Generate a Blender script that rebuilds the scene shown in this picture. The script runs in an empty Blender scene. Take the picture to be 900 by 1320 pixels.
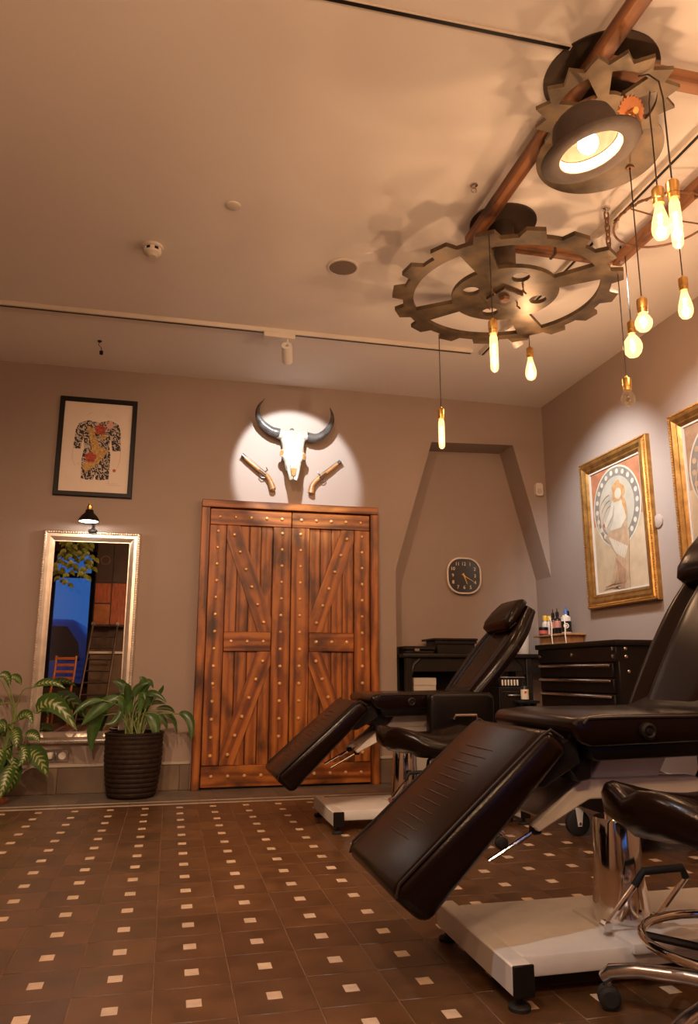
import bpy, bmesh, math, random
from mathutils import Vector, Matrix
random.seed(7)
PI = math.pi
R = math.radians
S = bpy.context.scene
COL = S.collection

# ------------------------------------------------------------------ camera, world, exposure, lights
cam_d = bpy.data.cameras.new('camera')
cam = bpy.data.objects.new('camera', cam_d)
COL.objects.link(cam)
cam.location = (0, 0, 0.8)
cam.rotation_euler = (PI / 2 + 0.2110, 0, -0.2311)
cam_d.sensor_fit = 'VERTICAL'
cam_d.sensor_height = 36.0
cam_d.lens = 36.0 * 961.17 / 1320.0
cam_d.clip_start = 0.05
S.camera = cam

S.view_settings.view_transform = 'Standard'
S.view_settings.look = 'None'
S.view_settings.gamma = 1.0
S.view_settings.use_curve_mapping = False
S.view_settings.exposure = 0.0

world = bpy.data.worlds.new('dusk')
S.world = world
world.use_nodes = True
wb = world.node_tree.nodes['Background']
wb.inputs['Color'].default_value = (0.045, 0.17, 0.52, 1)      # blue hour outside the window
wb.inputs['Strength'].default_value = 0.95

WARM = (1.0, 0.60, 0.34)
SOFT = (1.0, 0.66, 0.42)
NEUT = (1.0, 0.95, 0.88)
COOL = (0.84, 0.93, 1.0)


def aim(o, target):
    d = Vector(target) - o.location
    o.rotation_euler = d.to_track_quat('-Z', 'Y').to_euler()


def light(name, kind, loc, power, col, target=None, size=0.03, angle=60, blend=0.3):
    d = bpy.data.lights.new(name, kind)
    d.energy = power
    d.color = col
    if kind == 'AREA':
        d.size = size
    else:
        d.shadow_soft_size = size
    if kind == 'SPOT':
        d.spot_size = R(angle)
        d.spot_blend = blend
    o = bpy.data.objects.new(name, d)
    COL.objects.link(o)
    o.location = loc
    if target:
        aim(o, target)
    return o


# light of the track spotlights (their bodies are built further down at the same places)
SPOTS = [  # fixture position, target, power, colour, cone, blend
    ((0.66, 4.60, 2.86), (0.85, 5.58, 2.38), 130, COOL, 53, 0.25),
    ((2.06, 4.10, 2.90), (3.02, 4.62, 1.75), 140, COOL, 76, 0.8),
    ((2.06, 3.05, 2.90), (3.02, 3.55, 1.75), 115, COOL, 76, 0.8),
    ((-0.95, 1.50, 2.90), (-0.6, 4.9, 0.3), 150, SOFT, 80, 0.9),
    ((-0.25, 1.50, 2.90), (0.75, 4.9, 0.9), 170, SOFT, 80, 0.9),  # unseen spotlight added as room fill towards the door
    ((-1.55, 1.50, 2.90), (-0.3, 2.2, 0.0), 70, SOFT, 100, 0.9),  # unseen spotlight added as room fill on the left floor
    ((-0.40, 0.80, 2.90), (1.10, 2.00, 0.15), 80, COOL, 60, 0.6),
]
for i, (p, t, w, c, a, b) in enumerate(SPOTS):
    q = Vector(p) + (Vector(t) - Vector(p)).normalized() * 0.075
    light('spot_beam', 'SPOT', q, w, c, t, 0.02, a, b)

# ------------------------------------------------------------------ materials
def mat(name, col, rough=0.5, metal=0.0, var=0.0, vscale=6.0, bump=0.0, bscale=60.0, rand=0.0,
        coat=0.0, col2=None, spec=0.5, stretch=None, detail=4.0, rvar=0.0):
    m = bpy.data.materials.new(name)
    m.use_nodes = True
    nt = m.node_tree
    b = nt.nodes['Principled BSDF']
    b.inputs['Roughness'].default_value = rough
    b.inputs['Metallic'].default_value = metal
    b.inputs['Specular IOR Level'].default_value = spec
    if coat:
        b.inputs['Coat Weight'].default_value = coat
        b.inputs['Coat Roughness'].default_value = 0.15
    c = (*col, 1)
    b.inputs['Base Color'].default_value = c
    tc = nt.nodes.new('ShaderNodeTexCoord')
    vec = tc.outputs['Object']
    if rand or stretch:
        mp = nt.nodes.new('ShaderNodeMapping')
        if stretch:
            mp.inputs['Scale'].default_value = stretch
        nt.links.new(vec, mp.inputs['Vector'])
        vec = mp.outputs['Vector']
        if rand:
            oi = nt.nodes.new('ShaderNodeObjectInfo')
            mu = nt.nodes.new('ShaderNodeMath'); mu.operation = 'MULTIPLY'
            mu.inputs[1].default_value = 37.0
            nt.links.new(oi.outputs['Random'], mu.inputs[0])
            nt.links.new(mu.outputs[0], mp.inputs['Location'])
    last = None
    if var or col2:
        n = nt.nodes.new('ShaderNodeTexNoise')
        n.inputs['Scale'].default_value = vscale
        n.inputs['Detail'].default_value = detail
        nt.links.new(vec, n.inputs['Vector'])
        rp = nt.nodes.new('ShaderNodeValToRGB')
        rp.color_ramp.elements[0].position = 0.32
        rp.color_ramp.elements[1].position = 0.68
        lo = col2 if col2 else tuple(max(0, x * (1 - var)) for x in col)
        hi = col if col2 else tuple(min(1, x * (1 + var)) for x in col)
        rp.color_ramp.elements[0].color = (*lo, 1)
        rp.color_ramp.elements[1].color = (*hi, 1)
        nt.links.new(n.outputs['Fac'], rp.inputs['Fac'])
        last = rp.outputs['Color']
        if rvar:
            mr = nt.nodes.new('ShaderNodeMapRange')
            mr.inputs['To Min'].default_value = max(0.02, rough - rvar)
            mr.inputs['To Max'].default_value = rough + rvar
            nt.links.new(n.outputs['Fac'], mr.inputs['Value'])
            nt.links.new(mr.outputs['Result'], b.inputs['Roughness'])
    if rand:
        hs = nt.nodes.new('ShaderNodeHueSaturation')
        mr = nt.nodes.new('ShaderNodeMapRange')
        mr.inputs['To Min'].default_value = 1 - rand
        mr.inputs['To Max'].default_value = 1 + rand
        nt.links.new(oi.outputs['Random'], mr.inputs['Value'])
        nt.links.new(mr.outputs['Result'], hs.inputs['Value'])
        if last:
            nt.links.new(last, hs.inputs['Color'])
        else:
            hs.inputs['Color'].default_value = c
        last = hs.outputs['Color']
    if last:
        nt.links.new(last, b.inputs['Base Color'])
    if bump:
        n2 = nt.nodes.new('ShaderNodeTexNoise')
        n2.inputs['Scale'].default_value = bscale
        n2.inputs['Detail'].default_value = 3
        nt.links.new(vec, n2.inputs['Vector'])
        bp = nt.nodes.new('ShaderNodeBump')
        bp.inputs['Strength'].default_value = bump
        bp.inputs['Distance'].default_value = 0.004
        nt.links.new(n2.outputs['Fac'], bp.inputs['Height'])
        nt.links.new(bp.outputs['Normal'], b.inputs['Normal'])
    return m


def wood(name, rot, light_c, mid_c, dark_c, rough=0.42, scale=1.0, burn=0.62):
    """long-grained stained timber; rot turns the grain (default grain runs along local z)"""
    m = bpy.data.materials.new(name)
    m.use_nodes = True
    nt = m.node_tree
    N, L = nt.nodes.new, nt.links.new
    b = nt.nodes['Principled BSDF']
    b.inputs['Roughness'].default_value = rough
    tc = N('ShaderNodeTexCoord')
    oi = N('ShaderNodeObjectInfo')
    mu = N('ShaderNodeMath'); mu.operation = 'MULTIPLY'; mu.inputs[1].default_value = 23.7
    L(oi.outputs['Random'], mu.inputs[0])
    m0 = N('ShaderNodeMapping'); m0.inputs['Rotation'].default_value = rot
    L(tc.outputs['Object'], m0.inputs['Vector'])
    m1 = N('ShaderNodeMapping')
    L(m0.outputs['Vector'], m1.inputs['Vector'])
    L(mu.outputs[0], m1.inputs['Location'])
    m1.inputs['Scale'].default_value = (1, 1, 0.12)
    w = N('ShaderNodeTexWave')
    w.wave_type = 'RINGS'; w.rings_direction = 'Z'
    w.inputs['Scale'].default_value = 6.0 * scale
    w.inputs['Distortion'].default_value = 5.0
    w.inputs['Detail'].default_value = 4.0
    w.inputs['Detail Scale'].default_value = 2.2
    L(m1.outputs['Vector'], w.inputs['Vector'])
    m2 = N('ShaderNodeMapping'); m2.inputs['Scale'].default_value = (38 * scale, 38 * scale, 2.5)
    L(m1.outputs['Vector'], m2.inputs['Vector'])
    n = N('ShaderNodeTexNoise'); n.inputs['Scale'].default_value = 1.0; n.inputs['Detail'].default_value = 3
    L(m2.outputs['Vector'], n.inputs['Vector'])
    mx = N('ShaderNodeMath'); mx.operation = 'MULTIPLY_ADD'
    mx.inputs[1].default_value = 0.42
    L(w.outputs['Fac'], mx.inputs[0])
    m3 = N('ShaderNodeMath'); m3.operation = 'MULTIPLY'; m3.inputs[1].default_value = 0.58
    L(n.outputs['Fac'], m3.inputs[0]); L(m3.outputs[0], mx.inputs[2])
    rp = N('ShaderNodeValToRGB')
    e = rp.color_ramp.elements
    e[0].position = 0.16; e[0].color = (*dark_c, 1)
    e[1].position = 0.66; e[1].color = (*light_c, 1)
    k = e.new(0.36); k.color = (*mid_c, 1)
    L(mx.outputs[0], rp.inputs['Fac'])
    # scorched patches of the torch finish
    n2 = N('ShaderNodeTexNoise'); n2.inputs['Scale'].default_value = 6.5; n2.inputs['Detail'].default_value = 4
    m4 = N('ShaderNodeMapping'); m4.inputs['Scale'].default_value = (1, 1, 0.55)
    L(m0.outputs['Vector'], m4.inputs['Vector']); L(mu.outputs[0], m4.inputs['Location'])
    L(m4.outputs['Vector'], n2.inputs['Vector'])
    r2 = N('ShaderNodeValToRGB')
    r2.color_ramp.elements[0].position = 0.30; r2.color_ramp.elements[0].color = (0.18, 0.14, 0.12, 1)
    r2.color_ramp.elements[1].position = 0.30 + 0.36 * burn + 0.02; r2.color_ramp.elements[1].color = (1, 1, 1, 1)
    L(n2.outputs['Fac'], r2.inputs['Fac'])
    mm = N('ShaderNodeMix'); mm.data_type = 'RGBA'; mm.blend_type = 'MULTIPLY'
    mm.inputs['Factor'].default_value = 1.0
    L(rp.outputs['Color'], mm.inputs[6]); L(r2.outputs['Color'], mm.inputs[7])
    L(mm.outputs[2], b.inputs['Base Color'])
    bp = N('ShaderNodeBump'); bp.inputs['Strength'].default_value = 0.25; bp.inputs['Distance'].default_value = 0.003
    L(mx.outputs[0], bp.inputs['Height']); L(bp.outputs['Normal'], b.inputs['Normal'])
    return m


def glow(name, col, strength, transp=None, gloss=0.0):
    m = bpy.data.materials.new(name)
    m.use_nodes = True
    nt = m.node_tree
    nt.nodes.remove(nt.nodes['Principled BSDF'])
    out = nt.nodes['Material Output']
    e = nt.nodes.new('ShaderNodeEmission')
    e.inputs['Color'].default_value = (*col, 1)
    e.inputs['Strength'].default_value = strength
    last = e.outputs[0]
    if transp is not None:
        t = nt.nodes.new('ShaderNodeBsdfTransparent'); t.inputs['Color'].default_value = (*transp, 1)
        a = nt.nodes.new('ShaderNodeAddShader')
        nt.links.new(t.outputs[0], a.inputs[0]); nt.links.new(last, a.inputs[1])
        last = a.outputs[0]
        if gloss:
            g = nt.nodes.new('ShaderNodeBsdfGlossy'); g.inputs['Roughness'].default_value = 0.05
            mx = nt.nodes.new('ShaderNodeMixShader'); mx.inputs[0].default_value = gloss
            nt.links.new(last, mx.inputs[1]); nt.links.new(g.outputs[0], mx.inputs[2])
            last = mx.outputs[0]
    nt.links.new(last, out.inputs['Surface'])
    return m


def herring(name, base, pale, edge):
    """variegated leaf: pale herringbone flecks along the midrib (uv: u across -1..1, v along)"""
    m = bpy.data.materials.new(name); m.use_nodes = True
    nt = m.node_tree; N, L = nt.nodes.new, nt.links.new
    b = nt.nodes['Principled BSDF']; b.inputs['Roughness'].default_value = 0.35
    uv = N('ShaderNodeUVMap'); sp = N('ShaderNodeSeparateXYZ'); L(uv.outputs[0], sp.inputs[0])
    ab = N('ShaderNodeMath'); ab.operation = 'ABSOLUTE'; L(sp.outputs[0], ab.inputs[0])
    m1 = N('ShaderNodeMath'); m1.operation = 'MULTIPLY_ADD'; L(sp.outputs[1], m1.inputs[0]); m1.inputs[1].default_value = 105
    m2 = N('ShaderNodeMath'); m2.operation = 'MULTIPLY'; L(ab.outputs[0], m2.inputs[0]); m2.inputs[1].default_value = -8
    L(m2.outputs[0], m1.inputs[2])
    si = N('ShaderNodeMath'); si.operation = 'SINE'; L(m1.outputs[0], si.inputs[0])
    no = N('ShaderNodeTexNoise'); no.inputs['Scale'].default_value = 5; L(uv.outputs[0], no.inputs['Vector'])
    ad = N('ShaderNodeMath'); ad.operation = 'MULTIPLY_ADD'; L(no.outputs['Fac'], ad.inputs[0]); ad.inputs[1].default_value = 1.3
    L(si.outputs[0], ad.inputs[2])
    m3 = N('ShaderNodeMath'); m3.operation = 'MULTIPLY_ADD'; L(ab.outputs[0], m3.inputs[0]); m3.inputs[1].default_value = -2.4
    L(ad.outputs[0], m3.inputs[2])
    rp = N('ShaderNodeValToRGB'); L(m3.outputs[0], rp.inputs['Fac'])
    rp.color_ramp.elements[0].position = 0.05; rp.color_ramp.elements[0].color = (*base, 1)
    rp.color_ramp.elements[1].position = 0.6; rp.color_ramp.elements[1].color = (*pale, 1)
    L(rp.outputs['Color'], b.inputs['Base Color'])
    return m


M = {}
M['wall'] = mat('painted_wall', (0.335, 0.252, 0.206), 0.85, var=0.05, vscale=1.2, bump=0.15, bscale=90)
M['ceil'] = mat('painted_ceiling', (0.80, 0.74, 0.70), 0.9, var=0.04, vscale=0.8, bump=0.1, bscale=60)
M['white'] = mat('white_enamel', (0.70, 0.66, 0.62), 0.35, var=0.05, vscale=9)
M['trackwhite'] = mat('white_track', (0.66, 0.58, 0.50), 0.5)
M['grout'] = mat('grout', (0.21, 0.125, 0.075), 0.9, var=0.2, vscale=20)
M['tile'] = mat('dark_tile', (0.108, 0.050, 0.019), 0.34, var=0.28, vscale=9, rand=0.16, rvar=0.1, bump=0.06, bscale=120)
M['inlay'] = mat('pale_inlay', (0.62, 0.47, 0.34), 0.4, var=0.1, vscale=40, rand=0.1)
M['border'] = mat('border_strip', (0.42, 0.33, 0.25), 0.45, var=0.1)
M['bandtile'] = mat('band_tile', (0.13, 0.10, 0.075), 0.4, var=0.25, vscale=5, rand=0.12)
M['skirt'] = mat('skirting_tile', (0.165, 0.112, 0.075), 0.4, var=0.2, vscale=5, rand=0.1)
M['skirtcap'] = mat('skirting_cap', (0.45, 0.38, 0.31), 0.5)
WL, WM, WD = (0.41, 0.135, 0.020), (0.26, 0.066, 0.009), (0.05, 0.011, 0.003)
M['wood_v'] = wood('pine_upright', (0, 0, 0), WL, WM, WD)
M['wood_h'] = wood('pine_rail', (0, R(90), 0), WL, WM, WD)
M['wood_p'] = wood('pine_board', (0, 0, 0), (0.38, 0.125, 0.020), (0.26, 0.070, 0.010), (0.12, 0.028, 0.006), scale=1.3, burn=0.55)
M['beam_y'] = wood('old_beam_lengthwise', (R(90), 0, 0), (0.30, 0.125, 0.045), (0.20, 0.075, 0.025), (0.07, 0.022, 0.008), rough=0.5, burn=0.3)
M['beam_x'] = wood('old_beam_across', (0, R(90), 0), (0.30, 0.125, 0.045), (0.20, 0.075, 0.025), (0.07, 0.022, 0.008), rough=0.5, burn=0.3)
M['stock'] = mat('walnut_stock', (0.34, 0.15, 0.04), 0.4, var=0.25, vscale=20, stretch=(1, 1, 4))
M['shelfwood'] = mat('shelf_wood', (0.40, 0.20, 0.08), 0.5, var=0.25, vscale=20)
M['chairwood'] = mat('orange_chair_wood', (0.45, 0.13, 0.03), 0.4, var=0.2, vscale=14)
M['cabwood'] = mat('reddish_panel_wood', (0.30, 0.075, 0.03), 0.4, var=0.3, vscale=7, stretch=(6, 6, 1))
M['cabdark'] = mat('dark_cabinet', (0.045, 0.026, 0.02), 0.4, var=0.2)
M['rearwood'] = mat('rear_wall_boarding', (0.075, 0.042, 0.027), 0.6, var=0.3, vscale=4, stretch=(4, 4, 1))
M['copper'] = mat('copper_panel', (0.48, 0.20, 0.09), 0.35, 0.9, var=0.25, vscale=6)
M['stud'] = mat('brass_stud', (0.78, 0.47, 0.20), 0.35, 0.35, rand=0.15)
M['brass'] = mat('brass', (0.80, 0.50, 0.17), 0.28, 1.0, var=0.1, vscale=30)
M['bronze'] = mat('patinated_bronze', (0.165, 0.108, 0.056), 0.42, 0.5, col2=(0.05, 0.034, 0.020), vscale=9, bump=0.08, bscale=25, rvar=0.1)
M['pale_bronze'] = mat('pale_bronze', (0.20, 0.138, 0.076), 0.45, 0.4, col2=(0.08, 0.056, 0.034), vscale=9, bump=0.1, bscale=25)
M['darkmetal'] = mat('dark_steel', (0.095, 0.062, 0.042), 0.45, 0.5, col2=(0.05, 0.033, 0.024), vscale=7)
M['rust'] = mat('rusty_iron', (0.22, 0.11, 0.06), 0.6, 0.5, var=0.3, vscale=25)
M['felt'] = mat('brown_felt', (0.048, 0.030, 0.022), 0.75, var=0.15, vscale=30, bump=0.2, bscale=200)
M['lining'] = mat('satin_lining', (0.80, 0.66, 0.50), 0.5, var=0.1, vscale=12)
M['hatinner'] = mat('hat_inside', (0.15, 0.10, 0.065), 0.6, var=0.25, vscale=20)
M['leather'] = mat('dark_leather', (0.0075, 0.0026, 0.0012), 0.22, var=0.12, vscale=3, bump=0.09, bscale=220, rvar=0.02, spec=0.24)
M['leather2'] = mat('black_leather', (0.005, 0.003, 0.002), 0.34, var=0.1, vscale=4, bump=0.08, bscale=220, spec=0.25)
M['piping'] = mat('leather_piping', (0.014, 0.009, 0.007), 0.45)
M['seam'] = mat('leather_seam', (0.055, 0.024, 0.012), 0.4)  # paler than the leather, imitating light caught on the creases
M['chrome'] = mat('chrome', (0.82, 0.78, 0.74), 0.09, 1.0)
M['alu'] = mat('polished_aluminium', (0.66, 0.60, 0.57), 0.25, 1.0)
M['black'] = mat('black_plastic', (0.010, 0.007, 0.006), 0.45, spec=0.2)
M['blackmetal'] = mat('black_powder_coat', (0.010, 0.007, 0.006), 0.42, var=0.2, vscale=20, spec=0.22)
M['blackwood'] = mat('black_wood', (0.014, 0.009, 0.006), 0.45, var=0.3, vscale=10, spec=0.25)
M['rubber'] = mat('rubber', (0.012, 0.010, 0.009), 0.7)
M['cord'] = mat('cord', (0.03, 0.018, 0.012), 0.7)
M['silver'] = mat('champagne_silver', (0.72, 0.62, 0.52), 0.34, 0.75, var=0.12, vscale=14)
M['mirror'] = mat('mirror_glass', (0.80, 0.80, 0.80), 0.0, 1.0)
M['gold'] = mat('antique_gold', (0.62, 0.34, 0.10), 0.34, 0.85, col2=(0.36, 0.18, 0.05), vscale=18)
M['goldrim'] = mat('gold_bead', (0.72, 0.43, 0.15), 0.3, 0.9)
M['paper'] = mat('print_paper', (0.74, 0.62, 0.52), 0.7, var=0.03)
M['mat_white'] = mat('cream_slip', (0.55, 0.49, 0.42), 0.7)
M['bone'] = mat('bone', (0.46, 0.42, 0.36), 0.65, col2=(0.30, 0.23, 0.155), vscale=18, bump=1.0, bscale=38)
M['bonedark'] = mat('bone_hollow', (0.35, 0.15, 0.04), 0.8, var=0.3, vscale=30)
M['horn'] = mat('horn', (0.10, 0.085, 0.075), 0.3, col2=(0.03, 0.024, 0.02), vscale=18, bump=0.5, bscale=55)
M['steelgun'] = mat('gun_steel', (0.16, 0.145, 0.135), 0.35, 0.9)
M['leaf'] = mat('deep_green_leaf', (0.042, 0.092, 0.016), 0.36, var=0.35, vscale=16, rand=0.25, spec=0.6)
M['vleaf'] = herring('variegated_leaf', (0.045, 0.10, 0.018), (0.34, 0.36, 0.13), (0.05, 0.1, 0.02))
M['vine'] = mat('vine_leaf', (0.26, 0.30, 0.05), 0.4, rand=0.3)
M['stem'] = mat('plant_stem', (0.17, 0.22, 0.06), 0.5)
M['soil'] = mat('soil', (0.03, 0.02, 0.013), 0.95, var=0.4, vscale=40)
M['pot'] = mat('dark_woven_pot', (0.022, 0.011, 0.006), 0.65, spec=0.25, var=0.35, vscale=30, bump=0.5, bscale=90)
M['terra'] = mat('terracotta', (0.42, 0.14, 0.06), 0.7, var=0.15, vscale=12)
M['plasticw'] = mat('white_plastic', (0.68, 0.60, 0.52), 0.4)
M['grille'] = mat('speaker_grille', (0.20, 0.15, 0.12), 0.7, var=0.15, vscale=300)
M['clockface'] = mat('clock_face', (0.022, 0.014, 0.010), 0.12, coat=0.6)
M['cream'] = mat('cream_print', (0.86, 0.74, 0.55), 0.5)
M['inkblack'] = mat('ink_waves', (0.62, 0.52, 0.44), 0.7, col2=(0.025, 0.02, 0.02), vscale=42, detail=2)
M['inkred'] = mat('ink_red', (0.62, 0.09, 0.04), 0.7, col2=(0.16, 0.03, 0.02), vscale=60)
M['inkyellow'] = mat('ink_yellow', (0.66, 0.42, 0.12), 0.7, col2=(0.30, 0.16, 0.06), vscale=60)
M['inkpink'] = mat('ink_pink', (0.66, 0.34, 0.27), 0.7)
M['pencil'] = mat('pencil_line', (0.55, 0.36, 0.29), 0.7)

def waves(name, pale, dark):
    m = bpy.data.materials.new(name); m.use_nodes = True
    nt = m.node_tree; N, L = nt.nodes.new, nt.links.new
    b = nt.nodes['Principled BSDF']; b.inputs['Roughness'].default_value = 0.7
    tc = N('ShaderNodeTexCoord')
    w = N('ShaderNodeTexWave'); w.bands_direction = 'DIAGONAL'
    w.inputs['Scale'].default_value = 13; w.inputs['Distortion'].default_value = 14; w.inputs['Detail'].default_value = 2.5
    w.inputs['Detail Scale'].default_value = 2.2
    L(tc.outputs['Object'], w.inputs['Vector'])
    rp = N('ShaderNodeValToRGB')
    rp.color_ramp.elements[0].position = 0.50; rp.color_ramp.elements[0].color = (*dark, 1)
    rp.color_ramp.elements[1].position = 0.66; rp.color_ramp.elements[1].color = (*pale, 1)
    L(w.outputs['Fac'], rp.inputs['Fac']); L(rp.outputs['Color'], b.inputs['Base Color'])
    return m
M['inkblack'] = waves('ink_waves', (0.50, 0.41, 0.34), (0.02, 0.015, 0.015))
M['posterbase'] = mat('poster_sand', (0.50, 0.365, 0.23), 0.6, var=0.12, vscale=9)
M['posterred'] = mat('poster_terracotta', (0.40, 0.15, 0.07), 0.6, var=0.18, vscale=12)
M['postergrey'] = mat('poster_grey_band', (0.22, 0.185, 0.155), 0.6, var=0.15, vscale=20)
M['posterpale'] = mat('poster_pale', (0.55, 0.48, 0.37), 0.6, var=0.1, vscale=9)
M['posterdisc'] = mat('poster_disc', (0.43, 0.375, 0.29), 0.6, var=0.15, vscale=7)
M['posterhair'] = mat('poster_hair', (0.50, 0.27, 0.11), 0.6, var=0.2, vscale=30)
M['posterbrown'] = mat('poster_brown', (0.33, 0.19, 0.11), 0.6, var=0.2, vscale=14)
M['postertan'] = mat('poster_tan', (0.44, 0.29, 0.175), 0.6, var=0.2, vscale=14)
M['filament'] = glow('hot_filament', (1.0, 0.74, 0.42), 60.0)
M['bulbglass'] = glow('lit_bulb_glass', (1.0, 0.60, 0.25), 1.1, (0.97, 0.93, 0.86), 0.06)
M['bulbclear'] = glow('clear_bulb_glass', (1.0, 0.6, 0.3), 0.05, (0.93, 0.88, 0.80), 0.14)
M['lampglow'] = glow('lamp_bulb', (1.0, 0.85, 0.65), 8.0)
M['hatbulb'] = glow('hat_lamp_bulb', (1.0, 0.80, 0.55), 5.0, (1, 1, 1))
M['pane'] = glow('window_pane', (0, 0, 0), 0.0, (0.85, 0.9, 0.95), 0.10)
for k in ('filament', 'bulbglass', 'lampglow', 'bulbclear', 'pane', 'hatbulb'):
    M[k].cycles.emission_sampling = 'NONE'
M['yellowcap'] = mat('yellow_cap', (0.75, 0.45, 0.05), 0.4)
M['bluecap'] = mat('blue_cap', (0.05, 0.16, 0.55), 0.4)
M['redlabel'] = mat('red_label', (0.55, 0.10, 0.07), 0.5)
M['pinklabel'] = mat('salmon_label', (0.58, 0.24, 0.18), 0.5)
M['darkglass'] = mat('dark_bottle', (0.015, 0.012, 0.012), 0.2)
M['milky'] = mat('milky_plastic', (0.72, 0.64, 0.56), 0.4)
M['bluepaint'] = mat('blue_van_paint', (0.12, 0.30, 0.62), 0.3)

# ------------------------------------------------------------------ mesh helpers
ORG = {}


def V(*a):
    return Vector(a)


def setp(o, label=None, cat=None, group=None, kind=None):
    if label: o['label'] = label
    if cat: o['category'] = cat
    if group: o['group'] = group
    if kind: o['kind'] = kind
    return o


def thing(name, label, cat, loc=(0, 0, 0), group=None, local=False):
    o = bpy.data.objects.new(name, None)
    o.empty_display_size = 0.05
    COL.objects.link(o)
    o.location = loc
    ORG[o.name] = V(0, 0, 0) if local else V(*loc)
    return setp(o, label, cat, group)


def finish(bm, name, m, angle=38):
    me = bpy.data.meshes.new(name)
    bm.to_mesh(me)
    bm.free()
    for p in me.polygons:
        p.use_smooth = True
    me.set_sharp_from_angle(angle=R(angle))
    if m: me.materials.append(m)
    return me


def obj(name, bm, m, parent=None, label=None, cat=None, group=None, kind=None, origin=None, angle=38):
    """bm in world coordinates (or local ones of a thing built locally) -> one mesh object"""
    if parent is not None:
        off = ORG[parent.name]
    elif origin is not None:
        off = V(*origin)
    else:
        vs = [v.co for v in bm.verts]
        off = V((min(v.x for v in vs) + max(v.x for v in vs)) / 2, (min(v.y for v in vs) + max(v.y for v in vs)) / 2, min(v.z for v in vs))
    if off.length > 0:
        bmesh.ops.translate(bm, verts=bm.verts, vec=-off)
    me = finish(bm, name, m, angle)
    o = bpy.data.objects.new(name, me)
    COL.objects.link(o)
    if parent is not None:
        o.parent = parent
    else:
        o.location = off
    ORG[o.name] = off
    return setp(o, label, cat, group, kind)


def dup_tree(o, loc=None, parent=None):
    c = o.copy()
    COL.objects.link(c)
    if parent is not None: c.parent = parent
    if loc is not None: c.location = loc
    ORG[c.name] = ORG[o.name]
    for ch in list(o.children):
        dup_tree(ch, None, c)
    return c


def frame(o, x, y):
    x = Vector(x).normalized(); y = Vector(y)
    z = x.cross(y).normalized(); y = z.cross(x)
    m = Matrix((x, y, z)).transposed().to_4x4()
    m.translation = Vector(o)
    return m


def box(bm, lo, hi, bev=0.0, seg=1, mtx=None):
    lo = Vector(lo); hi = Vector(hi)
    r = bmesh.ops.create_cube(bm, size=1.0)
    vs = r['verts']
    c = (lo + hi) / 2; s = hi - lo
    for v in vs:
        v.co = Vector((v.co.x * s.x + c.x, v.co.y * s.y + c.y, v.co.z * s.z + c.z))
    if bev > 0:
        es = list({e for v in vs for e in v.link_edges})
        r2 = bmesh.ops.bevel(bm, geom=es, offset=bev, segments=seg, affect='EDGES', profile=0.5)
        vs = list({v for f in r2['faces'] for v in f.verts} | {v for v in vs if v.is_valid})
    if mtx is not None:
        for v in vs: v.co = mtx @ v.co
    return vs


def B(lo, hi, bev=0.0, seg=1, mtx=None):
    bm = bmesh.new(); box(bm, lo, hi, bev, seg, mtx); return bm


def tube(bm, pts, r, n=8, closed=False, cap=True):
    pts = [Vector(p) for p in pts]
    k = len(pts)
    rs = r if isinstance(r, (list, tuple)) else [r] * k
    rings = []
    up = None
    for i, p in enumerate(pts):
        if closed:
            t = (pts[(i + 1) % k] - pts[i - 1]).normalized()
        else:
            t = (pts[min(i + 1, k - 1)] - pts[max(i - 1, 0)]).normalized()
        if up is None:
            a = Vector((0, 0, 1)) if abs(t.z) < 0.9 else Vector((1, 0, 0))
            up = (a - t * a.dot(t)).normalized()
        else:
            up = (up - t * up.dot(t)).normalized()
        s = t.cross(up)
        rings.append([bm.verts.new(p + (up * math.cos(2 * PI * j / n) + s * math.sin(2 * PI * j / n)) * max(rs[i], 1e-4)) for j in range(n)])
    for i in range(k if closed else k - 1):
        a, b = rings[i], rings[(i + 1) % k]
        for j in range(n):
            bm.faces.new((a[j], a[(j + 1) % n], b[(j + 1) % n], b[j]))
    if cap and not closed:
        bm.faces.new(rings[0][::-1]); bm.faces.new(rings[-1])
    return bm


def T(pts, r, n=8, closed=False):
    return tube(bmesh.new(), pts, r, n, closed)


def lathe(bm, prof, n=24, mtx=None, squash=(1, 1)):
    mtx = mtx or Matrix.Identity(4)
    rings = []
    for r, z in prof:
        if r < 1e-5:
            rings.append([bm.verts.new(mtx @ Vector((0, 0, z)))])
        else:
            rings.append([bm.verts.new(mtx @ Vector((r * squash[0] * math.cos(2 * PI * j / n), r * squash[1] * math.sin(2 * PI * j / n), z))) for j in range(n)])
    for a, b in zip(rings, rings[1:]):
        for j in range(n):
            jj = (j + 1) % n
            if len(a) == 1 and len(b) == 1: continue
            if len(a) == 1: bm.faces.new((a[0], b[j], b[jj]))
            elif len(b) == 1: bm.faces.new((a[j], a[jj], b[0]))
            else: bm.faces.new((a[j], a[jj], b[jj], b[j]))
    for ring, fl in ((rings[0], True), (rings[-1], False)):
        if len(ring) > 1:
            bm.faces.new(ring[::-1] if fl else ring)
    return bm


def LA(prof, n=24, mtx=None, squash=(1, 1)):
    return lathe(bmesh.new(), prof, n, mtx, squash)


def open_lathe(bm, prof, n=24, mtx=None):
    """lathe without end caps; profile closed on itself (a ring-like solid)"""
    mtx = mtx or Matrix.Identity(4)
    rings = [[bm.verts.new(mtx @ Vector((r * math.cos(2 * PI * j / n), r * math.sin(2 * PI * j / n), z))) for j in range(n)] for r, z in prof]
    for a, b in zip(rings, rings[1:] + rings[:1]):
        for j in range(n):
            jj = (j + 1) % n
            bm.faces.new((a[j], a[jj], b[jj], b[j]))
    return bm


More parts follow.
